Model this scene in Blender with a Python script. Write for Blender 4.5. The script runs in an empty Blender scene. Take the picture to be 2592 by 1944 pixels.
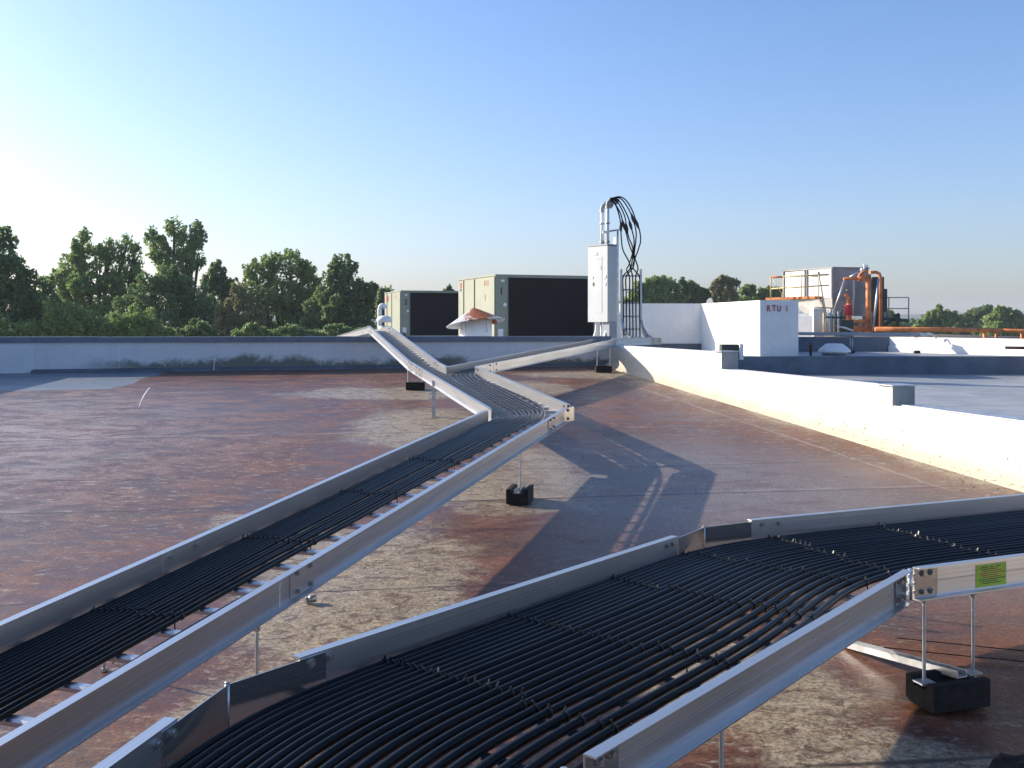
import bpy, math, random
from math import radians as R, sin, cos, pi, sqrt, tan
from mathutils import Vector as V, noise as NZ

# ---------------------------------------------------------------- camera, world, sun, exposure
scn = bpy.context.scene
COL = scn.collection
cd = bpy.data.cameras.new('camera'); cam = bpy.data.objects.new('camera', cd); COL.objects.link(cam)
HC = 1.59
cam.location = (0, 0, HC); cam.rotation_euler = (R(90), 0, 0)
cd.sensor_width = 36.0; cd.lens = 36.0*2550/2592; cd.shift_y = -152/2592
cd.clip_start = 0.05; cd.clip_end = 6000
scn.camera = cam

SUN_EL, SUN_AZ = 22.0, -65.0            # azimuth measured from the view direction (+Y), negative = left
sd = V((sin(R(SUN_AZ))*cos(R(SUN_EL)), cos(R(SUN_AZ))*cos(R(SUN_EL)), sin(R(SUN_EL))))
w = bpy.data.worlds.new("World"); scn.world = w; w.use_nodes = True
wn = w.node_tree.nodes; wl = w.node_tree.links
sky = wn.new('ShaderNodeTexSky'); sky.sky_type = 'NISHITA'; sky.sun_disc = False
sky.sun_elevation = R(SUN_EL); sky.sun_rotation = R(SUN_AZ)
sky.air_density = 1.0; sky.dust_density = 1.7; sky.ozone_density = 3.0; sky.altitude = 100
wn['Background'].inputs[1].default_value = 0.105
tint = wn.new('ShaderNodeMix'); tint.data_type = 'RGBA'; tint.blend_type = 'MULTIPLY'; tint.inputs[0].default_value = 1.0
tc = wn.new('ShaderNodeTexCoord'); sx = wn.new('ShaderNodeSeparateXYZ'); wl.new(tc.outputs['Generated'], sx.inputs[0])
mr = wn.new('ShaderNodeMapRange'); wl.new(sx.outputs['Z'], mr.inputs[0]); mr.inputs[1].default_value = .0; mr.inputs[2].default_value = .34
tm = wn.new('ShaderNodeMix'); tm.data_type = 'RGBA'; wl.new(mr.outputs[0], tm.inputs[0])
tm.inputs[6].default_value = (1.06, 1.04, 1.18, 1); tm.inputs[7].default_value = (.86, 1.0, 1.22, 1)   # cool white balance, stronger high up
wl.new(tm.outputs[2], tint.inputs[7])
wl.new(sky.outputs[0], tint.inputs[6]); wl.new(tint.outputs[2], wn['Background'].inputs[0])
sl = bpy.data.lights.new('sun', 'SUN'); so = bpy.data.objects.new('sun', sl); COL.objects.link(so)
sl.energy = 4.7; sl.angle = R(0.53); sl.color = (1.0, 0.885, 0.73)
so.rotation_euler = (-sd).to_track_quat('-Z', 'Y').to_euler(); so.location = (-20, 10, 20)
scn.view_settings.view_transform = 'Standard'; scn.view_settings.look = 'None'
scn.view_settings.exposure = 0.82; scn.view_settings.gamma = 1.0
scn.cycles.max_bounces = 6; scn.cycles.transparent_max_bounces = 6
random.seed(7)

# ---------------------------------------------------------------- small helpers
def at(px, py, Y):                      # photograph position -> point at real distance Y
    return V(((px-1296)/2550*Y, Y, HC-(py-820)/2550*Y))
RS = 0.053
def roof(px, py):                       # point of the sloping main roof
    Y = HC/((py-820)/2550+RS); return V(((px-1296)/2550*Y, Y, RS*Y))
def ta(px, py):                         # top plane of the long sloping tray
    Y = 1.10/((py-820)/2550+0.05); return V(((px-1296)/2550*Y, Y, 0.49+0.05*Y))
def rz(Y): return RS*Y

class MB:
    def __init__(s): s.v = []; s.f = []; s.uv = []; s.sm = []
    def quadf(s, idx, uv=None, smooth=False):
        s.f.append(idx); s.uv.append(uv); s.sm.append(smooth)
    def prism(s, prof, P0, P1, side, up, smooth=False, caps=True, uvs=1.0):
        """extrude a closed 2-D profile (side, up) from P0 to P1"""
        P0, P1 = V(P0), V(P1); b = len(s.v); n = len(prof); L = (P1-P0).length
        for P in (P0, P1):
            for a, c in prof: s.v.append(P+side*a+up*c)
        d = [0]
        for i in range(n):
            a, c = prof[i], prof[(i+1) % n]; d.append(d[-1]+math.hypot(a[0]-c[0], a[1]-c[1]))
        for i in range(n):
            j = (i+1) % n
            s.quadf((b+i, b+j, b+n+j, b+n+i), [(0, d[i]), (0, d[i+1]), (L, d[i+1]), (L, d[i])], smooth)
        if caps:
            s.quadf(tuple(range(b+n-1, b-1, -1))); s.quadf(tuple(range(b+n, b+2*n)))
    def box(s, c, size, rot=0.0, up=None):
        c = V(c); x, y, z = size[0]/2, size[1]/2, size[2]/2; ca, sa = cos(rot), sin(rot)
        s.prism([(-x, -z), (x, -z), (x, z), (-x, z)], c-V((-sa, ca, 0))*y, c+V((-sa, ca, 0))*y, V((ca, sa, 0)), V((0, 0, 1)))
    def beam(s, P0, P1, wd, ht, upv=V((0, 0, 1))):
        P0, P1 = V(P0), V(P1); d = (P1-P0).normalized(); sd_ = d.cross(upv).normalized(); u = sd_.cross(d).normalized()
        s.prism([(-wd/2, -ht/2), (wd/2, -ht/2), (wd/2, ht/2), (-wd/2, ht/2)], P0, P1, sd_, u)
    def wall(s, pts, z0, z1):            # solid from a ground outline (counter-clockwise)
        b = len(s.v); n = len(pts)
        g = lambda z, p: z(p) if callable(z) else z
        for z in (z0, z1):
            for p in pts: s.v.append(V((p[0], p[1], g(z, p))))
        d = 0
        for i in range(n):
            j = (i+1) % n; L = math.hypot(pts[i][0]-pts[j][0], pts[i][1]-pts[j][1])
            h0, h1 = g(z0, pts[i]), g(z1, pts[i])
            s.quadf((b+i, b+j, b+n+j, b+n+i), [(d, h0), (d+L, h0), (d+L, h1), (d, h1)]); d += L
        s.quadf(tuple(range(b+n, b+2*n))); s.quadf(tuple(range(b+n-1, b-1, -1)))
    def tube(s, pts, r, n=8, smooth=True, caps=True):
        pts = [V(p) for p in pts]; m = len(pts); b = len(s.v)
        rr = r if isinstance(r, (list, tuple)) else [r]*m
        t0 = (pts[1]-pts[0]).normalized(); ref = V((0, 0, 1)) if abs(t0.z) < .9 else V((0, 1, 0))
        L = 0
        u = (ref-t0*ref.dot(t0)).normalized(); Ls = []
        for i, p in enumerate(pts):
            t = (pts[min(i+1, m-1)]-pts[max(i-1, 0)])
            t = t.normalized() if t.length > 1e-9 else t0
            u = (u-t*u.dot(t)).normalized(); v = t.cross(u)
            if i: L += (p-pts[i-1]).length
            Ls.append(L)
            for k in range(n):
                a = 2*pi*k/n; s.v.append(p+(u*cos(a)+v*sin(a))*rr[i])
        for i in range(m-1):
            for k in range(n):
                k2 = (k+1) % n
                s.quadf((b+i*n+k, b+i*n+k2, b+(i+1)*n+k2, b+(i+1)*n+k), [(Ls[i], k*.01), (Ls[i], k*.01+.01), (Ls[i+1], k*.01+.01), (Ls[i+1], k*.01)], smooth)
        if caps:
            s.quadf(tuple(range(b+n-1, b-1, -1))); s.quadf(tuple(range(b+(m-1)*n, b+m*n)))
    def lathe(s, c, prof, n=24, tilt=None, smooth=True):
        c = V(c); b = len(s.v); m = len(prof)
        for r_, z in prof:
            for k in range(n):
                a = 2*pi*k/n; p = V((r_*cos(a), r_*sin(a), z))
                if tilt is not None: p = tilt @ p
                s.v.append(c+p)
        for i in range(m-1):
            for k in range(n):
                k2 = (k+1) % n; s.quadf((b+i*n+k, b+i*n+k2, b+(i+1)*n+k2, b+(i+1)*n+k), None, smooth)
        s.quadf(tuple(range(b+n-1, b-1, -1))); s.quadf(tuple(range(b+(m-1)*n, b+m*n)))
    def build(s, name, m, parent=None, bevel=0):
        off = parent_world(parent) if parent else V((0, 0, 0))
        me = bpy.data.meshes.new(name)
        me.from_pydata([tuple(p-off) for p in s.v], [], s.f)
        uvl = me.uv_layers.new(name='UVMap'); k = 0; dat = uvl.data
        for fi, f in enumerate(s.f):
            u = s.uv[fi]
            for q in range(len(f)):
                dat[k].uv = u[q] if u else (s.v[f[q]].x+s.v[f[q]].y, s.v[f[q]].z); k += 1
        me.polygons.foreach_set('use_smooth', s.sm)
        me.materials.append(m); me.update()
        o = bpy.data.objects.new(name, me); COL.objects.link(o)
        if parent: o.parent = parent
        if bevel:
            bm = o.modifiers.new('bevel', 'BEVEL'); bm.width = bevel; bm.segments = 2; bm.limit_method = 'ANGLE'
        return o
def parent_world(p):
    l = V(p.location)
    while p.parent: p = p.parent; l = l+V(p.location)
    return l
def tag(o, label=None, cat=None, group=None, kind=None):
    if label: o['label'] = label
    if cat: o['category'] = cat
    if group: o['group'] = group
    if kind: o['kind'] = kind
    return o
def thing(name, loc, label, cat, group=None):
    o = bpy.data.objects.new(name, None); COL.objects.link(o); o.location = loc
    o.empty_display_size = .2
    return tag(o, label, cat, group)

# ---------------------------------------------------------------- materials
class NT:
    def __init__(s, name, rough=.6, metal=0., spec=.5):
        s.m = bpy.data.materials.new(name); s.m.use_nodes = True; s.t = s.m.node_tree; s.n = s.t.nodes
        s.b = s.n['Principled BSDF']; s.set('Roughness', rough); s.set('Metallic', metal); s.set('Specular IOR Level', spec)
    def set(s, k, v):
        if hasattr(v, 'is_linked') or isinstance(v, bpy.types.NodeSocket): s.t.links.new(v, s.b.inputs[k])
        else: s.b.inputs[k].default_value = v
    def inp(s, sock, v):
        if isinstance(v, bpy.types.NodeSocket): s.t.links.new(v, sock)
        else: sock.default_value = v
    def pos(s): return s.n.new('ShaderNodeNewGeometry').outputs['Position']
    def uv(s): return s.n.new('ShaderNodeTexCoord').outputs['UV']
    def objc(s): return s.n.new('ShaderNodeTexCoord').outputs['Object']
    def map(s, vec, scale=(1, 1, 1), rot=(0, 0, 0), loc=(0, 0, 0)):
        n = s.n.new('ShaderNodeMapping'); s.inp(n.inputs[0], vec)
        n.inputs['Scale'].default_value = scale; n.inputs['Rotation'].default_value = rot; n.inputs['Location'].default_value = loc
        return n.outputs[0]
    def noise(s, vec, scale=5, detail=4, rough=.55, dist=0):
        n = s.n.new('ShaderNodeTexNoise'); s.inp(n.inputs['Vector'], vec)
        n.inputs['Scale'].default_value = scale; n.inputs['Detail'].default_value = detail
        n.inputs['Roughness'].default_value = rough; n.inputs['Distortion'].default_value = dist
        return n.outputs['Fac']
    def math(s, op, a, b=0., c=0.):
        n = s.n.new('ShaderNodeMath'); n.operation = op
        for i, q in enumerate((a, b, c)): s.inp(n.inputs[i], q)
        return n.outputs[0]
    def ramp(s, v, lo, hi, a=0., b=1.):
        n = s.n.new('ShaderNodeMapRange'); n.interpolation_type = 'SMOOTHSTEP'; s.inp(n.inputs[0], v)
        for i, q in enumerate((lo, hi, a, b)): n.inputs[i+1].default_value = q
        return n.outputs[0]
    def mix(s, f, a, b):
        n = s.n.new('ShaderNodeMix'); n.data_type = 'RGBA'; s.inp(n.inputs[0], f)
        s.inp(n.inputs[6], a if isinstance(a, bpy.types.NodeSocket) else (*a, 1)); s.inp(n.inputs[7], b if isinstance(b, bpy.types.NodeSocket) else (*b, 1))
        return n.outputs[2]
    def sep(s, vec):
        n = s.n.new('ShaderNodeSeparateXYZ'); s.inp(n.inputs[0], vec); return n.outputs
    def bump(s, h, strength=.3, dist=.01):
        n = s.n.new('ShaderNodeBump'); s.inp(n.inputs['Height'], h); n.inputs['Strength'].default_value = strength
        n.inputs['Distance'].default_value = dist; s.t.links.new(n.outputs[0], s.b.inputs['Normal'])

def simple(name, col, rough=.6, metal=0., var=.12, scale=6, spec=.5, bump=0):
    t = NT(name, rough, metal, spec); p = t.objc(); f = t.noise(p, scale, 5)
    t.set('Base Color', t.mix(t.ramp(f, .3, .7), tuple(c*(1-var) for c in col), tuple(min(1, c*(1+var)) for c in col)))
    if bump: t.bump(t.noise(p, scale*12, 3), bump, .004)
    return t.m

def m_roof(name, kind):
    t = NT(name, .55); p = t.pos()
    wob = t.noise(p, .9, 3); st = t.map(p, (1.0, 1.7, 1), (0, 0, R(-7)))      # streaks across the view
    s1 = t.noise(st, 2.2, 8, .72, .6); s2 = t.noise(t.map(p, (1.2, 2.3, 1), (0, 0, R(-7))), 9, 6, .7, .3)
    fine = t.noise(p, 60, 4, .7); mid = t.noise(p, 1.1, 6, .62, .8); big = t.noise(p, .35, 4, .6, .5)
    speck = t.noise(t.map(p, (1, 2.4, 1)), 34, 3, .6)
    x, y, z = t.sep(p)
    def blob(cx, cy, rx, ry, rot=0):     # soft elliptical patch of given place and size: stains, painted sheen and shade
        q = t.map(p, (1/rx, 1/ry, 0), (0, 0, 0), (-cx/rx, -cy/ry, 0))
        n = t.n.new('ShaderNodeVectorMath'); n.operation = 'LENGTH'; t.inp(n.inputs[0], q)
        return t.ramp(n.outputs['Value'], .25, 1.15, 1, 0)
    if kind == 'main':
        pale = None
        for b in [(-.75, 5.0, .75, 1.7), (.0, 7.3, .95, 1.0), (.15, 8.3, .5, .8), (-1.0, 10.3, .9, 1.6), (-1.6, 13.0, 1.7, .8), (.9, 3.9, .55, .75), (1.2, 3.2, .6, .4), (-.9, 3.6, .5, .7),
                  (1.3, 15.4, 1.6, .7), (3.1, 11.2, .55, 1.6), (3.55, 8.6, .4, 1.9), (2.6, 13.2, .5, 1.0), (-.9, 7.6, .35, .8), (-1.55, 6.3, .45, .5), (.3, 13.6, .7, 1.0)]:
            q = blob(*b); pale = q if pale is None else t.math('MAXIMUM', pale, q)
        base = t.mix(t.ramp(s1, .38, .64), (.100, .031, .014), (.225, .088, .044))
        base = t.mix(t.ramp(mid, .45, .70, 0, .8), base, (.098, .062, .038))
        gr = t.noise(t.map(p, (1.3, 1.9, 1), (0, 0, R(12))), 5.5, 9, .78, 1.1); cont = t.noise(p, 2.4, 8, .72, 1.4)
        f = t.math('MULTIPLY', pale, .34)
        for nn, kk in ((mid, .34), (s1, .30), (cont, .46), (gr, .42), (speck, .20)): f = t.math('ADD', f, t.math('MULTIPLY', nn, kk))
        tan_ = t.mix(t.ramp(s2, .35, .65), (.50, .42, .30), (.31, .24, .155))
        tan_ = t.mix(t.ramp(gr, .50, .58, 0, .9), tan_, (.13, .075, .045))
        tan_ = t.mix(t.ramp(t.noise(p, 26, 8, .85, 1.8), .52, .60, 0, .85), tan_, (.075, .048, .03))
        c = t.mix(t.ramp(f, .93, 1.08), base, tan_)
        # thin scratches worn through to the pale layer
        sc = t.math('MULTIPLY', t.ramp(s2, .54, .66), t.ramp(big, .36, .56))
        c = t.mix(t.math('MULTIPLY', sc, .75), c, (.46, .39, .32))
        sc = t.math('MULTIPLY', t.ramp(t.noise(t.map(p, (2.2, 15, 1), (0, 0, R(-5))), 14, 4, .7), .62, .68), t.ramp(cont, .45, .6))
        c = t.mix(t.math('MULTIPLY', sc, .7), c, (.50, .44, .37))
        bl = blob(-6.0, 8.6, 4.0, 5.8); c = t.mix(t.math('MULTIPLY', t.math('MULTIPLY', bl, t.ramp(s1, .40, .60)), .75), c, (.40, .365, .37))  # pale sky sheen of the left roof put into the colour
        c = t.mix(t.math('MULTIPLY', blob(1.3, 7.6, 1.7, 2.4), t.ramp(s1, .34, .60, .2, .9)), c, (.215, .205, .21))  # grey tint put into the membrane where the tray's bluish shadow lies
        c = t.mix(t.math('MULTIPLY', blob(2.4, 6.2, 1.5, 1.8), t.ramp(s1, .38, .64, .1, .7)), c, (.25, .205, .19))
        c = t.mix(t.ramp(fine, .35, .62, .55, 0), c, (.022, .014, .012))
        c = t.mix(t.ramp(t.noise(p, 38, 6, .8, .6), .57, .66, 0, .42), c, (.42, .34, .26))
        # pale coated patch by the left corner of the wall, blue shade in its colour
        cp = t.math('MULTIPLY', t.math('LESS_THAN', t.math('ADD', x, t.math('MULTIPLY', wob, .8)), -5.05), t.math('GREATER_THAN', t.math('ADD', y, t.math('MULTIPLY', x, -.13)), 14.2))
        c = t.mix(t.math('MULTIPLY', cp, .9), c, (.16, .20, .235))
        seams = []
        for k, o in enumerate((3.05, 5.05, 6.95, 8.0, 9.95, 11.6, 13.55)):    # lap seams parallel to the back wall
            seams.append((-.1275, .992, o*.992+.05, .011 if k % 2 else .018))
        for o in (1.79, 2.42):                # lap seams parallel to the right-hand wall
            seams.append((.9755, .22, o+2.9, .010))
    else:
        base = t.mix(t.ramp(mid, .35, .7), (.25, .265, .28), (.36, .365, .37))
        c = t.mix(t.ramp(s1, .55, .75, 0, .5), base, (.38, .36, .33))
        c = t.mix(t.ramp(t.noise(t.map(p, (.5, 3, 1)), 1.5, 5, .7), .6, .68, 0, .6), c, (.10, .13, .17))
        seams = [(-.1275, .992, o, .012) for o in (9.2, 11.4, 13.3)]
    h = t.math('MULTIPLY', fine, .35)
    dist = t.math('MULTIPLY', t.math('SUBTRACT', wob, .5), .05)
    for a, b, o, wd in seams:
        d = t.math('SUBTRACT', t.math('ADD', t.math('ADD', t.math('MULTIPLY', x, a), t.math('MULTIPLY', y, b)), dist), o)
        ad = t.math('ABSOLUTE', d)
        line = t.math('MULTIPLY', t.ramp(ad, wd*.4, wd*1.2, 1, 0), t.ramp(t.noise(p, 1.7, 3), .38, .55, .25, 1))
        c = t.mix(t.math('MULTIPLY', line, .82), c, (.05, .032, .028) if a < 0 else (.34, .27, .21))
        if kind == 'main':
            pl = t.math('MULTIPLY', t.ramp(t.math('ABSOLUTE', t.math('SUBTRACT', d, wd*2.5)), wd*.6, wd*3.2, 1, 0), t.ramp(s1, .45, .6))
            c = t.mix(t.math('MULTIPLY', pl, .35), c, (.36, .31, .27))
        h = t.math('ADD', h, t.math('MULTIPLY', t.ramp(d, -.004, .004), .5))
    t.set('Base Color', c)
    t.set('Roughness', t.ramp(t.math('ADD', t.math('MULTIPLY', s1, .6), t.math('MULTIPLY', big, .4)), .35, .7, .34, .66))
    t.set('Specular IOR Level', .42)
    h = t.math('ADD', h, t.math('MULTIPLY', s1, .9))
    t.bump(h, .5, .012)
    return t.m

def m_wallpaint(name, col, dirt=(.42, .33, .20), moss=False, slope=False, low=.3):
    """painted masonry; dirt grows from the roof surface upward"""
    t = NT(name, .75, 0, .3); p = t.pos(); x, y, z = t.sep(p)
    hgt = t.math('SUBTRACT', z, t.math('MULTIPLY', y, RS)) if slope else z
    n1 = t.noise(p, 3.2, 6, .65, .4); n2 = t.noise(p, 26, 5, .7); n3 = t.noise(t.map(p, (4, 4, .7)), 2.2, 5, .6)
    c = t.mix(t.ramp(n1, .35, .7), tuple(q*.93 for q in col), col)
    c = t.mix(t.math('MULTIPLY', t.ramp(n3, .5, .75), .22), c, tuple(q*.72 for q in col))
    if moss:
        hn = t.math('ADD', hgt, t.math('MULTIPLY', t.math('SUBTRACT', t.noise(t.map(p, (1.2, 1.2, 1.6)), 3.2, 9, .74, .8), .5), -.42)); hn = t.math('ADD', hn, t.math('MULTIPLY', t.math('SUBTRACT', t.noise(t.map(p, (1, 1, 0)), .55, 3), .46), -.55))
        msk = t.math('MULTIPLY', t.ramp(hn, .05, .18, 1, 0), t.ramp(x, -7.2, -5.6))
        c = t.mix(t.math('MULTIPLY', msk, .85), c, t.mix(n2, (.035, .042, .024), (.11, .12, .075)))
        # upright joint and pale runs
        v = t.math('ABSOLUTE', t.math('SINE', t.math('MULTIPLY', x, 1.02)))
        c = t.mix(t.ramp(v, 0, .012, .35, 0), c, (.85, .86, .88))
    else:
        hn = t.math('ADD', hgt, t.math('MULTIPLY', t.math('SUBTRACT', n1, .5), .22))
        c = t.mix(t.ramp(hn, .0, low, 1, 0), c, t.mix(n2, dirt, tuple(min(.8, q*1.5) for q in dirt)))
        sp = t.math('MULTIPLY', t.ramp(t.noise(t.map(p, (1, 1, .8)), 34, 3, .6), .60, .68), t.ramp(hn, .1, low*1.4, 1, 0))
        c = t.mix(sp, c, (.16, .13, .07))
        c = t.mix(t.math('MULTIPLY', t.ramp(t.noise(t.map(p, (1.5, 1.5, 1)), 7, 7, .75, 1), .58, .74), t.ramp(hn, .05, low*.8, .75, 0)), c, (.22, .17, .10))
    t.set('Base Color', c); t.bump(t.math('ADD', n2, t.math('MULTIPLY', n1, .8)), .45, .012)
    return t.m

def m_alu(name, base=.58, rough=.30, tint=(1, 1, 1.02)):
    t = NT(name, rough, .86); uv = t.uv()
    br = t.noise(t.map(uv, (.8, 260, 1)), 1.0, 3, .6); sm = t.noise(t.objc(), 1.3, 2, .5); gr = t.noise(t.map(uv, (2, 40, 1)), 1, 2)
    a = tuple(base*.80*q for q in tint); b = tuple(min(.95, base*1.08*q) for q in tint)
    c = t.mix(t.ramp(br, .3, .7), a, b); c = t.mix(t.math('MULTIPLY', t.ramp(sm, .35, .8), .25), c, tuple(base*.55*q for q in tint))
    t.set('Base Color', c)
    t.set('Roughness', t.ramp(t.math('ADD', t.math('MULTIPLY', sm, .5), t.math('MULTIPLY', gr, .5)), .2, .8, rough-.02, rough+.08))
    t.bump(br, .05, .0004)
    return t.m

def m_leaf(name, c0, c1, c2):
    t = NT(name, .5, 0, .35)
    oi = t.n.new('ShaderNodeNewGeometry'); rnd = oi.outputs['Random Per Island']
    cl = t.noise(t.pos(), .55, 3, .6)
    c0, c1, c2 = [tuple(q*1.55 for q in cc) for cc in (c0, c1, c2)]; c = t.mix(rnd, c0, c1); c = t.mix(t.ramp(cl, .42, .66, 0, .85), c, c2)
    t.set('Base Color', c)
    tr = t.n.new('ShaderNodeBsdfTranslucent'); t.t.links.new(c, tr.inputs[0])
    mx = t.n.new('ShaderNodeMixShader'); mx.inputs[0].default_value = .45
    out = [n for n in t.n if n.type == 'OUTPUT_MATERIAL'][0]
    t.t.links.new(t.b.outputs[0], mx.inputs[1]); t.t.links.new(tr.outputs[0], mx.inputs[2]); t.t.links.new(mx.outputs[0], out.inputs[0])
    return t.m

M = {}
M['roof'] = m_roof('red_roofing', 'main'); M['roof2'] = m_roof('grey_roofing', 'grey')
M['white_wall'] = m_wallpaint('white_stucco', (.86, .85, .80), (.40, .35, .26), slope=True, low=.40)
M['back_wall'] = m_wallpaint('back_wall_paint', (.68, .70, .71), moss=True, slope=True)
M['rtu_wall'] = m_wallpaint('curb_box_paint', (.84, .83, .80), (.6, .6, .58), low=1.2)
M['coping'] = simple('dark_coping_metal', (.13, .16, .21), .45, .2)
M['curb'] = simple('shaded_curb', (.105, .138, .18), .7, 0, .2, 2.5)  # dark blue holds the shade of the curb and far parapet faces
M['dark_flash'] = simple('dark_flashing', (.10, .12, .15), .7, 0, .2, 3)
M['alu'] = m_alu('brushed_aluminium'); M['alu_sheet'] = m_alu('aluminium_sheet', .50, .13, (1, .97, .93))
M['galv'] = simple('galvanized_steel', (.50, .52, .54), .42, .75, .18, 14)
M['bolt'] = simple('zinc_bolt', (.42, .40, .37), .35, .8, .2, 40)
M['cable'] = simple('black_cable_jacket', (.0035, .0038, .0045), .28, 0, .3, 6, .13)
M['tie'] = simple('black_tie', (.012, .012, .012), .35, 0, .2, 6)
M['rubber'] = simple('black_rubber', (.012, .012, .013), .8, 0, .35, 25, .3, .4)
M['ac'] = simple('khaki_cabinet_paint', (.27, .285, .21), .5, 0, .06, 2)
M['ac_seam'] = simple('panel_seam', (.14, .14, .11), .6)
def m_coil():
    t = NT('dark_coil_fins', .75, 0, .2); uv = t.uv(); u, v, _ = t.sep(uv)
    s = t.math('SINE', t.math('MULTIPLY', u, 210)); n = t.noise(t.pos(), 3, 4)
    t.set('Base Color', t.mix(t.ramp(s, -.6, .8), (.010, .011, .010), t.mix(n, (.022, .020, .018), (.035, .028, .022)))); return t.m
M['coil'] = m_coil()
M['panel'] = simple('grey_enamel', (.50, .53, .53), .4, 0, .05, 3)
M['panel2'] = simple('grey_enamel_dark', (.30, .33, .35), .5, 0, .05, 3)
M['white'] = simple('white_paint', (.80, .80, .78), .5, 0, .05, 4)
M['orange'] = simple('orange_paint', (.60, .19, .05), .6, 0, .35, 2.5)
M['red'] = simple('red_paint', (.42, .02, .03), .6, 0, .1, 5)
M['black'] = simple('black_paint', (.02, .02, .02), .6)
M['yellow'] = simple('pale_yellow_paint', (.62, .50, .26), .6, 0, .15, 5)
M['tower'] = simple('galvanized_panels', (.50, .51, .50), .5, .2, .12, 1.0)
M['tower_d'] = simple('dirty_shaded_galvanized', (.26, .265, .26), .6, .1, .35, .9)  # dirty metal, its darkness also holding the shade of sunless ends
M['dkgreen'] = simple('dark_green_sheet', (.030, .042, .036), .7)
M['label'] = simple('yellow_green_label', (.33, .48, .03), .5, 0, .12, 30)
M['bark'] = simple('bark', (.07, .055, .04), .9, 0, .3, 3)
M['grass'] = simple('grass_field', (.06, .09, .035), .9, 0, .3, .05)
M['hills'] = simple('wooded_hills', (.045, .07, .045), .9, 0, .25, .02)
M['brick'] = simple('building_brick', (.28, .20, .15), .9, 0, .2, 1)
M['wood'] = simple('weathered_pole', (.07, .04, .03), .8, 0, .4, 14)
def m_cap():
    t = NT('rusty_painted_cone', .55, .1); p = t.pos(); x, y, z = t.sep(p)
    n = t.noise(p, 3.6, 7, .7, .6); d = t.noise(t.map(p, (1, 1, .5)), 9, 4)
    f = t.math('ADD', t.math('MULTIPLY', n, 1.0), t.math('MULTIPLY', d, .25))
    f = t.math('ADD', f, t.math('MULTIPLY', t.math('ABSOLUTE', t.math('SUBTRACT', x, -.58)), -.50))
    m = t.ramp(f, .47, .54)
    t.set('Base Color', t.mix(m, (.56, .58, .60), t.mix(d, (.20, .045, .014), (.36, .11, .03)))); t.set('Roughness', t.ramp(m, 0, 1, .45, .85))
    return t.m
M['cap'] = m_cap()
LEAF = [m_leaf('leaf_green', (.125, .185, .062), (.22, .285, .095), (.16, .22, .072)),
        m_leaf('leaf_olive', (.21, .24, .075), (.31, .31, .11), (.18, .215, .075)),
        m_leaf('leaf_dark', (.085, .138, .055), (.150, .205, .075), (.100, .155, .060)),
        m_leaf('leaf_brownish', (.18, .18, .08), (.25, .225, .115), (.16, .17, .08))]

# ---------------------------------------------------------------- the setting
def sheet(name, pts, m, kind='structure', label=None, cat=None):
    b = MB(); b.v = [V(p) for p in pts]; b.quadf(tuple(range(len(pts)))); o = b.build(name, m); return tag(o, label, cat, None, kind)
# right-hand parapet line: X = 2.29 + 0.2254*(13.9 - Y)
def rx(Y): return 2.29+.2254*(13.9-Y)
def by(X): return 16.36+.13*(X+1.94)
g = MB()                       # main roof as a gently rippled grid
def ripple(x, y): return RS*y+.006*NZ.noise(V((x*.9, y*.35, 0)))
nx, ny = 90, 110; x0, x1, y0, y1 = -13., 6.2, -2.5, 17.3
for j in range(ny+1):
    for i in range(nx+1):
        x = x0+(x1-x0)*i/nx; y = y0+(y1-y0)*j/ny; g.v.append(V((x, y, ripple(x, y))))
for j in range(ny):
    for i in range(nx):
        x = x0+(x1-x0)*(i+.5)/nx; y = y0+(y1-y0)*(j+.5)/ny
        if x < rx(y)+.35 and y < by(x)+.35:
            a = j*(nx+1)+i; g.quadf((a, a+1, a+nx+2, a+nx+1), None, True)
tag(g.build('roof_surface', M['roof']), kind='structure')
az = lambda Y: .704-.02*(17.65-Y)
sheet('adjacent_roof_surface', [(rx(-2.5)+.1, -2.5, az(-2.5)), (20, -2.5, az(-2.5)), (20, 17.8, az(17.8)), (rx(17.8)+.1, 17.8, az(17.8))], M['roof2'])
# higher roof deck behind the curb and behind the back wall
b = MB(); b.wall([(-13, 14.9+.3), (1.4, 16.95), (1.9, 17.3), (2.0, 17.84), (20, 17.84), (20, 35), (-13, 35)], .3, 1.016)
tag(b.build('upper_roof_deck', M['roof2']), kind='structure')
b = MB(); b.wall([(12.5, 45), (24, 45), (24, 56), (12.5, 56)], -6, 1.0)
tag(b.build('tower_building', M['brick']), 'low brick building carrying the cooling tower behind the roof', 'building')
b = MB(); b.wall([(-13, -2.5), (20, -2.5), (20, 34.9), (-13, 34.9)], -6, -.16)
tag(b.build('building_body', M['brick']), 'brick body of the flat roofed building under the roof', 'building')
sheet('ground', [(-1500, -60, -6), (1600, -60, -6), (1600, 1300, -6), (-1500, 1300, -6)], M['grass'])
b = MB()                       # far wooded hills
n = 160
for i in range(n+1):
    x = -1400+2900*i/n; h = 9+9*NZ.noise(V((x*.004, 0, 3)))+4*NZ.noise(V((x*.02, 1, 0)))+1.6*NZ.noise(V((x*.09, 2, 0)))
    for k, (yy, hh) in enumerate(((880, -6), (930, h*.72), (1000, h+4), (1150, -6))):
        b.v.append(V((x, yy+20*NZ.noise(V((x*.01, k, 0))), hh)))
for i in range(n):
    for k in range(3): a = i*4+k; b.quadf((a, a+4, a+5, a+1), None, False)
tag(b.build('hills', M['hills']), kind='structure')

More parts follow.
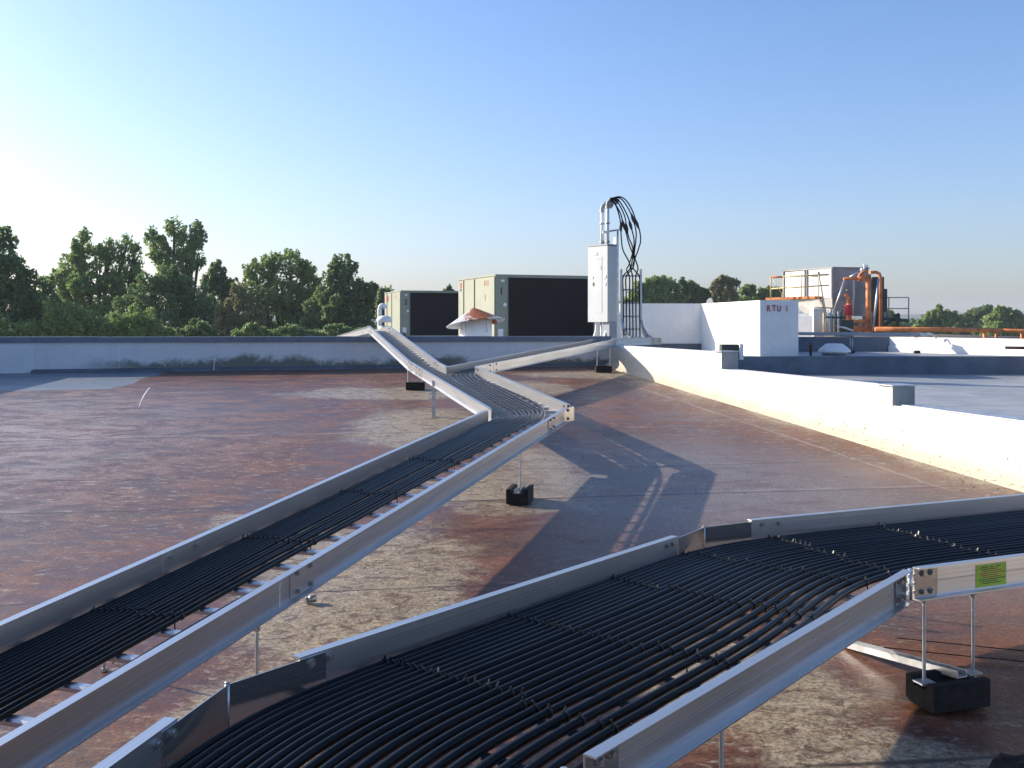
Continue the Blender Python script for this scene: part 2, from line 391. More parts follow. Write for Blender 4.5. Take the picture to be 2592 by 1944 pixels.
# back parapet wall (front face), cap and base cant
t = thing('back_parapet_wall', (-2, by(-2), rz(by(-2))), 'long grey painted back wall with green mould along its foot', 'wall')
b = MB(); b.wall([(-13, by(-13)), (1.63, by(1.63)), (1.60, by(1.63)+.26), (-13, by(-13)+.26)], lambda p: rz(p[1])-.1, 1.33)
b.build('wall_body', M['back_wall'], t)
b = MB()
xs = [-13, -9.6, -6.5, -3.4, -.35, 1.66]
for i in range(5):
    a, c = xs[i]+.004, xs[i+1]-.004; zz = 1.385 + .003*(i % 2)
    b.wall([(a, by(a)-.035), (c, by(c)-.035), (c, by(c)+.30), (a, by(a)+.30)], 1.30, zz)
b.build('coping', M['coping'], t)
b = MB(); P0 = V((-7.45, by(-7.45), rz(by(-7.45)))); P1 = V((1.62, by(1.62), rz(by(1.62)))); fw = V((.13, -1, 0)).normalized()
b.prism([(0, -.02), (.09, -.02), (.085, .018), (0, .055)], P0, P1, fw, V((0, 0, 1))); b.build('base_strip', M['dark_flash'], t)
# thin white crack sealant run
b = MB(); b.tube([(-4.72, by(-4.72)-.006, 1.30), (-4.70, by(-4.7)-.008, 1.1), (-4.73, by(-4.73)-.008, .93), (-4.71, by(-4.71)-.09, .86)], .008, 5); b.build('sealant_run', M['white'], t)
# curved white return at the far left end of the wall
t = thing('corner_wall', (-9.5, by(-9.5)-.2, rz(15)), 'pale painted corner return at the left end of the back wall', 'wall')
b = MB(); b.wall([(-13, by(-13)-.30), (-7.62, by(-7.62)-.075), (-7.42, by(-7.42)-.003), (-13, by(-13)-.003)], lambda p: rz(p[1])-.05, lambda p: 1.296 if p[1] > by(p[0])-.02 else (rz(p[1])+.02 if p[0] > -12 else .9))
b.build('wall_flare', M['back_wall'], t)

b = MB(); b.wall([(-8.35, 15.6), (-8.95, 11.2), (-8.75, 11.2), (-8.15, 15.6)], lambda p: rz(p[1])-.05, 1.50)
tag(b.build('side_parapet', M['back_wall']), 'side parapet just beyond the left edge, casting shade on the roof', 'wall')
# stepped white parapet on the right
t = thing('stepped_white_parapet', (3, 10.7, rz(10.7)), 'long white stucco parapet stepping down towards the viewer on the right', 'wall')
ax = V((rx(0)-rx(1), -1, 0)).normalized(); lf = V((-ax.y, ax.x, 0)); lf = lf if lf.x < 0 else -lf
def sect(Ya, Yb, top, name):
    P0, P1 = V((rx(Ya), Ya, 0)), V((rx(Yb), Yb, 0)); b = MB(); N = max(6, int((P1-P0).length*5)); prof_n = 9
    ring = []
    for i in range(N+1):
        P = P0.lerp(P1, i/N); z0 = rz(P.y); row = []
        for a, h in ((.17, -.03), (.13, .012), (.085, .035), (.045, .075), (.022, .13), (.010, .2), (.004, .3)):
            h2 = min(z0+h, top-.01); j = .008*NZ.noise(V((P.y*3, h*9, 1))) if z0+h < top-.01 else 0
            row.append(P+lf*(a+j+.0)+V((0, 0, h2)))
        row.append(P+lf*.004+V((0, 0, top-.009))); row.append(P-lf*.012+V((0, 0, top+.003*NZ.noise(V((P.y*2, 0, 5))))))
        row.append(P-lf*.20+V((0, 0, top))); row.append(P-lf*.21+V((0, 0, top-.02))); row.append(P-lf*.21+V((0, 0, z0-.05)))
        ring.append(row)
    n = len(ring[0])
    for row in ring: b.v += row
    for i in range(N):
        for k in range(n-1):
            a = i*n+k; b.quadf((a, a+n, a+n+1, a+1), None, k < 7)
    k0 = len(b.v); b.v += [V(q) for q in ring[0]]+[V(q) for q in ring[-1]]
    b.quadf(tuple(k0+k for k in range(n-1, -1, -1))); b.quadf(tuple(k0+n+k for k in range(n)))
    return b.build(name, M['white_wall'], t)
sect(16.75, 12.50, 1.235, 'wall_section'); sect(12.50, 8.99, 1.028, 'wall_section'); sect(8.99, -1.8, .862, 'wall_section')
# dark plates carrying the shade of the two masonry step ends, with metal caps
for Y_, z0, z1 in ((12.49, 1.03, 1.24), (8.98, .864, 1.032)):
    P = V((rx(Y_), Y_, 0)); b = MB()
    b.prism([(-.018, z0+.003), (.205, z0+.003), (.205, z1), (-.018, z1)], P+ax*.012, P+ax*.016, -lf, V((0, 0, 1)))
    b.build('step_shade_plate', M['tower_d'], t)
    b = MB(); b.prism([(-.03, z1+.003), (.215, z1+.003), (.215, z1+.014), (-.03, z1+.014)], P-ax*.25, P+ax*.03, -lf, V((0, 0, 1))); b.build('step_cap', M['galv'], t)
b = MB(); P0, P1 = V((rx(8.9), 8.9, .866)), V((rx(2), 2, .866)); b.prism([(.03, 0), (.215, 0), (.215, .01), (.03, .01)], P0, P1, -lf, V((0, 0, 1))); b.build('metal_cap_strip', M['galv'], t)

# open sheet-metal scupper box above the first step
t = thing('scupper_box', at(1850, 905, 12.9), 'small open metal scupper box behind the upper wall step', 'box')
c = at(1852, 888, 12.95); b = MB()
b.box(c+V((.105, 0, -.01)), (.045, .22, .20)); b.build('side_plate', M['white'], t)
b = MB(); b.box(c+V((-.03, .03, -.01)), (.215, .16, .185)); b.build('box_body', M['dkgreen'], t)  # solid dark block in place of the shaded void inside

# curb between the two roof levels (shade of its face put into the dark blue)
t = tag(MB().build('tmp', M['curb']), 'x', 'x'); bpy.data.objects.remove(t)
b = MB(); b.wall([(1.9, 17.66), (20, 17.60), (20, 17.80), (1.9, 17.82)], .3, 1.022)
tag(b.build('roof_step_curb', M['curb']), 'long low shaded dark blue curb wall stepping up to the higher roof', 'wall')

# white box with the red lettering and its long wing
t = thing('white_plenum_wall', (4.4, 19, 1.02), 'white painted rooftop enclosure lettered RTU I in red', 'enclosure')
K = 1.15
b = MB(); b.wall([(3.84*K, 15.60*K), (4.44*K, 15.62*K), (4.30*K, 18.75*K), (1.99*K, 18.65*K), (1.99*K, 18.3*K), (3.44*K, 18.3*K)], 1.01, lambda p: 2.012+(.012 if p[1] > 18.4*K else 0))
b.build('wall_body', M['rtu_wall'], t)
b = MB(); b.wall([(2.02*K, 18.27*K), (3.43*K, 18.27*K), (3.43*K, 18.297*K), (2.02*K, 18.297*K)], 1.02, 1.18); b.build('base_flashing', M['dark_flash'], t)
b = MB(); b.beam((3.607*K, 17.25*K, 1.02), (3.607*K, 17.25*K, 1.96), .02, .02, V((0, 1, 0))); b.build('panel_joint', M['rtu_wall'], t)
def text(s, size, loc, yaw, m, parent, name='lettering', extr=.003, roll=0, sx=1.0):
    cu = bpy.data.curves.new(name, 'FONT'); cu.body = s; cu.size = size; cu.extrude = extr; cu.offset = size*.012
    o = bpy.data.objects.new(name, cu); COL.objects.link(o)
    bpy.context.view_layer.update()
    me = bpy.data.meshes.new_from_object(o.evaluated_get(bpy.context.evaluated_depsgraph_get()))
    bpy.data.objects.remove(o); me.materials.clear(); me.materials.append(m)
    o = bpy.data.objects.new(name, me); COL.objects.link(o)
    o.rotation_euler = (R(90), roll, yaw); o.parent = parent; o.location = V(loc)-parent_world(parent); o.scale = (sx, 1, 1)
    return o
for ch, pxx in (('R', 1941), ('T', 1955), ('U', 1967), ('I', 1990)):
    text(ch, .158, at(pxx, 788, 17.932), R(2), M['red'], t, sx=.68)

# walls at the back right
wl_ = [at(2027, 890, 18.7), at(2252, 890, 18.7)]
t = tag(MB().build('x', M['curb']), 'x', 'x'); bpy.data.objects.remove(t)
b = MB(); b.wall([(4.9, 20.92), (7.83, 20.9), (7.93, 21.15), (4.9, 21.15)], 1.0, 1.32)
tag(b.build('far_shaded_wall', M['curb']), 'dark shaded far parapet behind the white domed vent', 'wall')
t = thing('far_sunlit_wall', (8.5, 19.4, 1.02), 'sunlit white parapet running right below the orange pipe', 'wall')
b = MB(); b.wall([(7.83, 20.9), (9.18, 18.07), (9.9, 16.6), (10.15, 16.7), (9.43, 18.17), (8.08, 21.0)], .7, 1.32); b.build('wall_body', M['rtu_wall'], t)
b = MB(); b.wall([(7.80, 20.88), (9.15, 18.05), (9.87, 16.58), (9.90, 16.6), (9.18, 18.07), (7.83, 20.9)], .9, 1.14); b.build('membrane_flashing', M['white'], t)

# ---------------------------------------------------------------- cable trays
RH = .118
def rail_mb(P0, P1, out, H=RH, fl=.032):
    d = (P1-P0).normalized(); up = out.cross(d); up = up if up.z > 0 else -up
    b = MB(); t_ = .004
    prof = [(0, -H), (fl, -H), (fl, -H+t_), (t_, -H+t_), (t_, -H*.52), (t_+.0015, -H*.51), (t_+.0015, -H*.49), (t_, -H*.48), (t_, -t_), (fl, -t_), (fl, 0), (0, 0)]
    b.prism(prof, P0, P1, out, up); return b
def hout(d, left):
    h = V((d.x, d.y, 0)).normalized(); o = V((-h.y, h.x, 0)); return o if left else -o
def bolts(parent, pts, out, r=.0095, name='bolt'):
    for p in pts:
        b = MB(); b.tube([p-out*.002, p+out*.006], r*1.35, 10, False); b.tube([p+out*.006, p+out*.013], r, 6, False); b.build(name, M['bolt'], parent)
def rungs(parent, L0, L1, R0, R1, sp=.229, H=RH, first=.12):
    n = int((L1-L0).length/sp)
    for i in range(n+1):
        f = (first+i*sp)/(L1-L0).length
        if f > .995: break
        a = L0.lerp(L1, f)
        f2 = f                                   # keep rungs square to the rail
        d = (R1-R0).normalized(); c = R0+d*((a-R0).dot(d))
        lo, hi = 0, (R1-R0).length
        s_ = (c-R0).dot(d)
        if s_ < -.02 or s_ > hi+.02: continue
        up = (L1-L0).normalized().cross((c-a).normalized()); up = up if up.z > 0 else -up
        b = MB(); z = -H+.020
        ctr = up*z
        wd = .019; prof = [(-wd, 0), (-wd, -.012), (-wd+.003, -.012), (-wd+.003, -.004), (wd-.003, -.004), (wd-.003, -.012), (wd, -.012), (wd, 0), (.011, .0055), (-.011, .0055)]
        dd = (L1-L0).normalized(); b.prism(prof, a+ctr, c+ctr, dd, up)
        b.build('rung', M['alu'], parent)
def tray(L0, L1, R0, R1, label, left=True, right=True, sp=.229, H=RH, first=.12, group='ladder cable tray lengths'):
    L0, L1, R0, R1 = map(V, (L0, L1, R0, R1))
    t = thing('cable_tray', (L0+R0)/2, label, 'cable tray', group); d = L1-L0
    if left: rail_mb(L0, L1, hout(d, True), H).build('side_rail', M['alu'], t)
    if right: rail_mb(R0, R1, hout(R1-R0, False), H).build('side_rail', M['alu'], t)
    rungs(t, L0, L1, R0, R1, sp, H, first)
    return t
def splice(parent, P, d, out, L=.16, H=RH, two=True, gap=True):
    """flat plate bolted over a rail joint at P on the outside of the web"""
    d = d.normalized(); up = out.cross(d); up = up if up.z > 0 else -up
    b = MB(); a, c = P-d*(L/2), P+d*(L/2)
    b.prism([(.0045, -H+.008), (.0085, -H+.008), (.0085, -.008), (.0045, -.008)], a, c, out, up)
    s = b.build('splice_plate', M['alu'], parent)
    bolts(s, [P+d*q+out*.0085+up*h for q in (-L*.26, L*.26) for h in (-.024, -H+.024)], out, .0075)
    if gap:
        b = MB(); b.prism([(.0086, -H+.008), (.0096, -H+.008), (.0096, -.008), (.0086, -.008)], P-d*.0012, P+d*.0012, out, up); b.build('joint_gap', M['black'], s)
    return s
def inside_bolts(parent, P, d, out, offs, hs=(-.022,)):
    up = V((0, 0, 1)); inn = -out
    bolts(parent, [P+d.normalized()*q+inn*.001+up*h for q in offs for h in hs], inn, .0075)

# --- tray A1 : long run from lower left to the corner
aL = lambda Y: V((-1.358+(Y-3.998)*.2833, Y, .49+.05*Y))
aR = lambda Y: V((-.826+(Y-3.75)*.2833, Y, .49+.05*Y))
YA, YB = 1.0, 3.66
tA = tray(aL(YA+.15), aL(3.95), aR(YA), aR(3.79), 'nearest length of the long left cable tray, running off the left edge')
tB = tray(aL(3.952), V((-.191, 8.118, .8959)), aR(3.792), V((.43, 8.27, .9035)), 'middle length of the long left cable tray up to its bend', first=.05)
dA = V((.2833, 1, .05)).normalized(); oR = hout(dA, False); oL = hout(dA, True)
splice(tB, aR(3.792)+dA*.04, dA, oR, .20, gap=False)
b = MB(); Pj = aR(3.665); upA = V((0, 0, 1)); b.prism([(.0042, -RH+.004), (.0055, -RH+.004), (.0055, -.004), (.0042, -.004)], Pj, Pj+dA*.004, oR, upA); b.build('joint_gap', M['white'], tA)
inside_bolts(tB, aL(4.0), dA, oL, (.0, .17))
splice(tB, V((.30, 7.80, .49+.05*7.80)), dA, oR, .22)
# --- tray A2 : after the bend, up to the tee
A2L0, A2L1 = V((-.165, 8.23, .90)), V((-1.261, 12.61, 1.12))
A2R0, A2R1 = V((.462, 8.47, .9135)), V((-.441, 11.97, 1.0885))
tC = tray(A2L0, A2L1, A2R0, A2R1, 'short wide tray length between the bend and the tee, holding spread cables', first=.18)
dB = (A2L1-A2L0).normalized(); oBL = hout(dB, True); oBR = hout(dB, False)
# corner closing plates
b = MB(); P0 = V((.425, 8.25, .9035)); P1 = V((.512, 8.36, .908)); P2 = V((.466, 8.50, .915))
for a, c in ((P0, P1), (P1, P2)):
    d = (c-a).normalized(); o = hout(d, False); b.prism([(0, -RH), (.004, -RH), (.004, -.004), (0, -.004)], a, c, o, V((0, 0, 1)))
cp = b.build('corner_plate', M['alu_sheet'], tC)
bolts(cp, [P0.lerp(P1, .4)+hout(P1-P0, False)*.004+V((0, 0, h)) for h in (-.025, -.095)], hout(P1-P0, False))
inside_bolts(tC, A2R0, dB, oBR, (.08,), (-.025, -.09))
inside_bolts(tC, A2R1, dB, oBR, (-.10, -.2), (-.025, -.09))
splice(tC, A2L0.lerp(A2L1, .86), dB, oBL, .5, gap=False)
# --- branch D climbing over the wall
D0L, D1L = A2L1.copy(), V((-2.345, 16.70, 1.555)); D0R, D1R = V((-.930, 12.50, 1.115)), V((-2.054, 16.77, 1.553))
tD = tray(D0L+V((-.004, .004, 0)), D1L, D0R, D1R, 'narrow tray branch climbing over the back wall')
rail_mb(V((-.772, 11.86, 1.083)), V((-.926, 12.48, 1.114)), hout(V((-.2, .6, 0)), False)).build('side_rail', M['alu'], tD)
dD = D1L-D0L; splice(tD, D0L, dD.normalized(), hout(dD, True), .35)
inside_bolts(tD, D0R, (D1R-D0R), hout(dD, False), (-.1, .1), (-.025, -.09))
inside_bolts(tD, D1R, (D1R-D0R), hout(dD, False), (-.05, -.15), (-.025, -.09))
E1L = V((-4.80, 26.6, 1.21)); E1R = V((-4.50, 26.7, 1.21))
tE = tray(D1L+V((-.002, .01, 0)), E1L, D1R+V((-.002, .01, 0)), E1R, 'tray length running away down behind the back wall')
splice(tE, D1L, dD.normalized(), hout(dD, True), .35)
# --- branch C to the vertical ladder
C0N, C1N = V((-.441, 11.97, 1.0885)), V((1.72, 16.6, 1.345)); C0F, C1F = V((-.772, 11.86, 1.083)), V((1.50, 16.95, 1.352))
tF = tray(C0F, C1F, C0N+V((.006, .004, 0)), C1N, 'narrow tray branch rising right towards the grey electrical panel')
dC = (C1N-C0N).normalized(); oC = hout(dC, False); splice(tF, C0N+dC*.48, dC, oC, .34)
G0N, G1N = V((1.723, 16.603, 1.345)), V((2.32, 16.80, 1.362)); G0F, G1F = V((1.503, 16.953, 1.352)), V((2.22, 17.10, 1.362))
tG = tray(G0F, G1F, G0N, G1N, 'short tray end piece below the vertical ladder on the wall corner')
dG = (G1N-G0N).normalized(); splice(tG, G0N+dG*.02, dG, hout(dG, False), .30); 
b = MB(); b.prism([(0, -RH), (.005, -RH), (.005, -.004), (0, -.004)], G1N-dG*.01, G1N+dG*.19, hout(dG, False), V((0, 0, 1))); ep = b.build('end_plate', M['alu_sheet'], tG)
bolts(ep, [G1N+dG*q+hout(dG, False)*.005+V((0, 0, h)) for q in (.04, .15) for h in (-.03, -.06, -.09)], hout(dG, False), .009)

# --- tray B (foreground, wide, level)
ZB = .71
def L2(x, y): return V((x, y, ZB))
H1i, H1o = L2(-.70, 2.477), L2(.083, 1.985); H2i, H2o = L2(.837, 4.391), L2(1.415, 3.628)
d1 = V((sin(R(11.8)), cos(R(11.8)), 0)); d2 = (H2i-H1i).normalized(); d3 = V((sin(R(66.8)), cos(R(66.8)), 0))
# length 1 (heading 12 deg)
s0 = H1i-d1*1.9; e0 = L2(-.747, 2.25)
tB1 = tray(s0, e0, H1o-d1*1.9, H1o-d1*.22, 'wide tray length at the bottom left corner of the photo', sp=.229)
a2, z2 = L2(-.559, 2.656), L2(.688, 4.175); a2o = H1o+d2*.10+V((0, 0, 0)); z2o = H2o-d2*.015
tB2 = tray(a2, z2, a2o, z2o, 'wide foreground tray length in the middle, filled with black cables', first=.02)
a3 = L2(1.073, 4.515); a3o = L2(1.452, 3.650); z3 = a3+d3*3.2; z3o = a3o+d3*3.4
tB3 = tray(a3, z3, a3o, z3o, 'wide tray length at the right edge with a yellow green label', first=.18)
def plate(parent, P, Q, out, nb=True, H=RH, mat='alu_sheet', th=.0035, name='bend_plate'):
    d = (Q-P).normalized(); b = MB(); b.prism([(-th, -H+.004), (0, -H+.004), (0, -.006), (-th, -.006)], P, Q, out, V((0, 0, 1))); return b.build(name, M[mat], parent)
for par, rails in ((tB2, ((e0-d1*.07, H1i, 1), (H1i, a2+d2*.09, 1))), (tB2, ((z2-d2*.0, H2i, 1), (H2i, a3, 1)))):
    for P, Q, s in rails:
        o = hout(Q-P, True); pl = plate(par, P+(Q-P).normalized()*.003, Q-(Q-P).normalized()*.003, o)
for Hh in (H1i, H2i):
    b = MB(); b.tube([Hh+V((0, 0, -.006)), Hh+V((0, 0, -RH+.004))], .006, 8); b.build('hinge_pin', M['galv'], tB2)
    b = MB(); b.lathe(Hh+V((0, .0, -.004)), [(.0, 0), (.0065, 0), (.0065, .004), (0, .005)], 8); b.build('hinge_head', M['bolt'], tB2)
i2 = -hout(d2, True); i1 = -hout(d1, True); i3 = -hout(d3, True)
bolts(tB2, [a2+d2*q+V((0, 0, h)) for q in (.035, .10) for h in (-.022, -.094)], i2, .0095)
bolts(tB2, [z2-d2*q+V((0, 0, h)) for q in (.05, .09) for h in (-.022,)], i2, .0085)
bolts(tB1, [e0-d1*q+V((0, 0, h)) for q in (.03, .09) for h in (-.022, -.094)], i1, .0085)
bolts(tB3, [a3+d3*q+V((0, 0, h)) for q in (.06, .15) for h in (-.022,)], i3, .0085)
# outer hinge assemblies
oB2 = hout(d2, False); oB3 = hout(d3, False); oB1 = hout(d1, False)
def oplate(parent, P, d, out, L, mat):
    b = MB(); b.prism([(.0045, -RH+.007), (.0085, -RH+.007), (.0085, -.007), (.0045, -.007)], P, P+d*L, out, V((0, 0, 1))); s = b.build('hinge_plate', M[mat], parent)
    bolts(s, [P+d*(L*q)+out*.0085+V((0, 0, h)) for q in (.35, .72) for h in (-.026, -.092)], out, .0085); return s
oplate(tB3, a3o, d3, oB3, .11, 'alu_sheet'); oplate(tB2, z2o, -d2, oB2, .11, 'alu_sheet'); oplate(tB2, a2o, d2, oB2, .12, 'alu_sheet')
b = MB(); hp = V((1.437, 3.637, ZB)); b.tube([hp+V((0, 0, -.004)), hp+V((0, 0, -RH+.002))], .008, 8)
for k in range(3): b.box(hp+V((.0, .0, -.03-.03*k)), (.03, .008, .012), R(30))
b.build('hinge_knuckle', M['galv'], tB3)
b = MB(); hp = H1o+V((.02, .02, 0)); b.tube([hp+V((0, 0, -.004)), hp+V((0, 0, -RH+.002))], .008, 8); b.build('hinge_knuckle', M['galv'], tB2)
oplate(tB1, H1o-d1*.22, d1, oB1, .16, 'alu_sheet')
# label
P = a3o+d3*.305; lab = thing('tray_label', P+V((0, 0, -.09)), 'yellow green printed sticker with red lines on the right hand tray rail', 'label')
o3 = hout(d3, False); b = MB(); b.prism([(.0046, -.107), (.0056, -.107), (.0056, -.023), (.0046, -.023)], P, P+d3*.155, o3, V((0, 0, 1))); b.build('sticker_sheet', M['label'], lab)
for k in range(9):
    b = MB(); z = -.034-.0075*k; red = 2 <= k <= 5
    segs = [(0.012+.01*((k*7) % 3), .148-.02*((k*5) % 3))] if k else [(.02, .06), (.068, .09), (.10, .125)]
    for u0, u1 in segs: b.prism([(.0057, z-.0014), (.0061, z-.0014), (.0061, z+.0014), (.0057, z+.0014)], P+d3*u0, P+d3*u1, o3, V((0, 0, 1)))
    b.build('print_line', M['red'] if red else M['dkgreen'], lab)

# ---------------------------------------------------------------- cables
def catmull(pts, per=6):
    out = []; n = len(pts)
    for i in range(n-1):
        p0, p1, p2, p3 = pts[max(i-1, 0)], pts[i], pts[i+1], pts[min(i+2, n-1)]
        for k in range(per):
            t_ = k/per
            out.append(.5*((2*p1)+(p2-p0)*t_+(2*p0-5*p1+4*p2-p3)*t_*t_+(3*p1-p0-3*p2+p3)*t_**3))
    out.append(pts[-1]); return out
ORD = ['first', 'second', 'third', 'fourth', 'fifth', 'sixth', 'seventh', 'eighth', 'ninth', 'tenth', 'eleventh', 'twelfth', 'thirteenth', 'fourteenth', 'fifteenth', 'sixteenth', 'seventeenth', 'eighteenth', 'nineteenth', 'twentieth', 'twenty-first', 'twenty-second', 'twenty-third', 'twenty-fourth', 'twenty-fifth', 'twenty-sixth']
def ties(parent, P, d, r, tail=True):
    """a cable tie: band round the cable with a head and an upright cut tail"""
    d = d.normalized(); b = MB(); pr = [(cos(a*pi/5), sin(a*pi/5)) for a in range(10)]
    s_ = d.cross(V((0, 0, 1))).normalized(); u = s_.cross(d)
    b.prism([(x*(r+.003), y*(r+.003)) for x, y in pr], P-d*.0035, P+d*.0035, s_, u)
    q = P+u*(r+.004)+s_*random.uniform(-.006, .006); hgt = random.uniform(.005, .011)
    b.beam(q-u*.004, q+u*hgt+s_*random.uniform(-.004, .004)+d*random.uniform(-.006, .006), .005, .004, d)
    if tail: b.beam(P-u*r+s_*r*.8, P-u*(r+.045)+s_*r*.9, .004, .003, d)
    b.build('cable_tie', M['tie'], parent)

def sections(Ls, Rs, step):
    """cross-sections along paired rails"""
    out = []
    for (a, b_), (c, d_) in zip(zip(Ls[:-1], Ls[1:]), zip(Rs[:-1], Rs[1:])):
        n = max(1, int(round(((a+c)/2-(b_+d_)/2).length/step)))
        for k in range(n): out.append((a.lerp(b_, k/n), c.lerp(d_, k/n)))
    out.append((Ls[-1], Rs[-1])); return out

# wide tray B
rB = .0112; zc = V((0, 0, -RH+.0265+rB))
Ls = [s0, H1i-d1*.55, H1i.lerp(H1i, 0)-d1*.02, H1i+d2*.30, H2i-d2*.30, H2i, H2i+d3*.4, z3]
Rs = [H1o-d1*1.9, H1o-d1*.55, H1o, H1o+d2*.30, H2o-d2*.28, H2o+d3*.0, H2o+d3*.4, z3o]
secB = sections(Ls, Rs, .30)
usB = []
u = .030
for i in range(24):
    usB.append(u); u += (.031 if i < 9 else (.0405 if i < 18 else .049))*random.uniform(.93, 1.07)
sc = .955/usB[-1] if usB[-1] > .955 else 1; usB = [q*sc for q in usB]
tie_at = [H1i+d2*.52, H1i+d2*1.08, H1i+d2*1.68, H1i+d2*2.22, H2i+d3*.35, H2i+d3*.95]
for i, u0 in enumerate(usB):
    ph = random.uniform(0, 6); am = .006 if i < 9 else .012
    pts = []
    for k, (a, c) in enumerate(secB):
        j = am*NZ.noise(V((k*.55+ph, i*3.7, 0)))
        # the outer cables squeeze toward the inner rail through the second bend
        y_ = (a+c)/2; s_ = max(0., min(1., ((y_-H2i).dot(d3)+.7)/1.2)); uu = u0*(1-.20*s_)
        lift = 0
        uu = min(.975, max(.018, uu+j)); pts.append(a.lerp(c, uu)+zc+V((0, 0, lift+.002*NZ.noise(V((k*1.1, i, 9))))))
    # a loop of slack where the tray turns
    path = catmull(pts, 6)
    for _ in range(60): path = [path[0]]+[(path[n_-1]+path[n_]*2+path[n_+1])/4 for n_ in range(1, len(path)-1)]+[path[-1]]
    cb = MB(); cb.tube(path, rB*random.choice((.94, 1, 1, 1.07)), 10)
    o = cb.build('power_cable', M['cable']); o.location = (0, 0, 0)
    tag(o, ORD[i]+' black cable from the far rail in the wide foreground tray', 'cable', 'black cables in the wide foreground tray')
    for T in tie_at:
        h = d2 if (T-H2i).dot(d3) < 0 else d3
        q = min(range(len(path)-1), key=lambda n_: abs((path[n_]-T).dot(h))+(0 if (path[n_]-T).length < 1.4 else 9))
        ties(o, path[q], path[q+1]-path[q], rB, tail=(i % 4 == 3))

# long tray A -> A2 -> climbing branch or ladder branch
rA = .0084; za = V((0, 0, -RH+.0265+rA))
CL = [aL(YA+.2), V((-.40, 7.35, .49+.05*7.35)), A2L0, A2L0.lerp(A2L1, .16)]
CR = [aR(YA+.2), V((.20, 7.42, .49+.05*7.42)), V((.45, 8.32, .906)), A2R0.lerp(A2R1, .14)]
secA = sections(CL, CR, .42)
midL, midR = A2L0.lerp(A2L1, .5), A2R0.lerp(A2R1, .5)
usA = [.040, .076, .112, .148, .184, .220, .258, .296, .336, .385, .425, .475, .515, .57, .615]
nD = 8
ladX, ladY = 1.98, 17.35            # foot of the ladder
lad_us = [.10, .24, .40, .55, .70, .88]
head = at(1548, 505, 17.6)
tieA = [aL(2.6), aL(3.55), aL(4.5), aL(5.45), aL(6.4)]
for i, u0 in enumerate(usA):
    pts = []; ph = random.uniform(0, 9)
    for k, (a, c) in enumerate(secA):
        uu = u0+(.010 if i < 8 else .020)*NZ.noise(V((k*.5+ph, i*2.3, 4)))
        if k >= len(secA)-2: uu = u0*1.28 if i >= 8 else u0*1.1
        pts.append(a.lerp(c, max(.02, uu))+za)
    if i < nD:
        f = .08+.10*i
        pts += [midL.lerp(midR, .04+.05*i)+za, A2L0.lerp(A2L1, .8).lerp(A2R0.lerp(A2R1, .95), .04+.055*i)+za]
        for q in (.03, .25, .5, .75, .97): pts.append(D0L.lerp(D1L, q).lerp(D0R.lerp(D1R, q), f+.02*NZ.noise(V((q*5, i, 2))))+za)
        E0L, E0R = D1L, D1R
        for q in (.03, .2, .5, .9): pts.append(E0L.lerp(E1L, q).lerp(E0R.lerp(E1R, q), f)+za)
    else:
        j = i-nD; f = .12+.12*j
        pts += [midL.lerp(midR, .40+.075*j)+za]
        pts += [A2L0.lerp(A2L1, .74).lerp(A2R0.lerp(A2R1, .80), .42+.08*j)+za]
        for q in (.05, .25, .5, .75, .96): pts.append(C0F.lerp(C1F, q).lerp(C0N.lerp(C1N, q), f)+za)
        if j < 6:                                   # up the ladder and over to the service head
            lu = lad_us[j]; lx = 1.88+.36*lu
            pts += [V((lx-.10, 16.98, 1.262)), V((lx-.02, 17.2, 1.30)), V((lx, 17.30, 1.42)), V((lx, 17.33, 1.75))]
            pts += [V((lx, 17.34, 2.1)), V((lx, 17.36, 2.40))]
            tr = [[(610, 870), (600, 800), (540, 680), (524, 560), (518, 450), (508, 360), (470, 240), (430, 195)],
                  [(640, 860), (650, 760), (600, 620), (575, 520), (546, 430), (520, 330), (480, 250), (435, 192)],
                  [(576, 880), (600, 830), (640, 680), (600, 560), (578, 465), (562, 360), (520, 260), (470, 190)],
                  [(622, 870), (640, 740), (652, 600), (640, 520), (616, 435), (590, 350), (540, 250), (488, 180)],
                  [(690, 860), (655, 740), (668, 600), (672, 500), (640, 370), (600, 280), (550, 200), (498, 160)],
                  [(640, 850), (690, 690), (717, 590), (705, 480), (680, 420), (635, 290), (575, 190), (505, 150)]][j]
            pts += [at(1440+a/3.95, 460+c/3.95, 17.42+.03*q) for q, (a, c) in enumerate(tr)]+[head+V((-.03, 0, .004*(j-2.5)))]
    path = catmull(pts, 6); rl = [rA+(.003 if (p_.y > 16.9 and p_.x > 1.5) else 0) for p_ in path]; cb = MB(); cb.tube(path, rl, 8)
    o = cb.build('power_cable', M['cable'])
    tag(o, ORD[i]+' black cable from the left rail in the long bending tray', 'cable', 'black cables in the long bending tray')
    for T in tieA:
        q = min(range(len(path)-1), key=lambda n_: abs((path[n_]-T).dot(dA))+(0 if (path[n_]-T).length < 1.2 else 9))
        ties(o, path[q], path[q+1]-path[q], rA, tail=(i in (12, 13)))
    if i >= nD and i-nD < 6:
        j = i-nD; a_, c_ = [(518, 450), (546, 430), (578, 465), (616, 435), (640, 370), (680, 420)][j]; c = at(1440+a_/3.95, 460+c_/3.95, 17.55)
        q = min(range(len(path)), key=lambda n_: (path[n_]-c).length); q = max(1, min(q, len(path)-3))
        d = (path[q+1]-path[q-1]).normalized(); c = path[q]
        b = MB(); b.tube([c-d*.10, c-d*.055, c, c+d*.055, c+d*.10], [.010, .022, .029, .022, .010], 8); b.build('splice_boot', M['tie'], o)
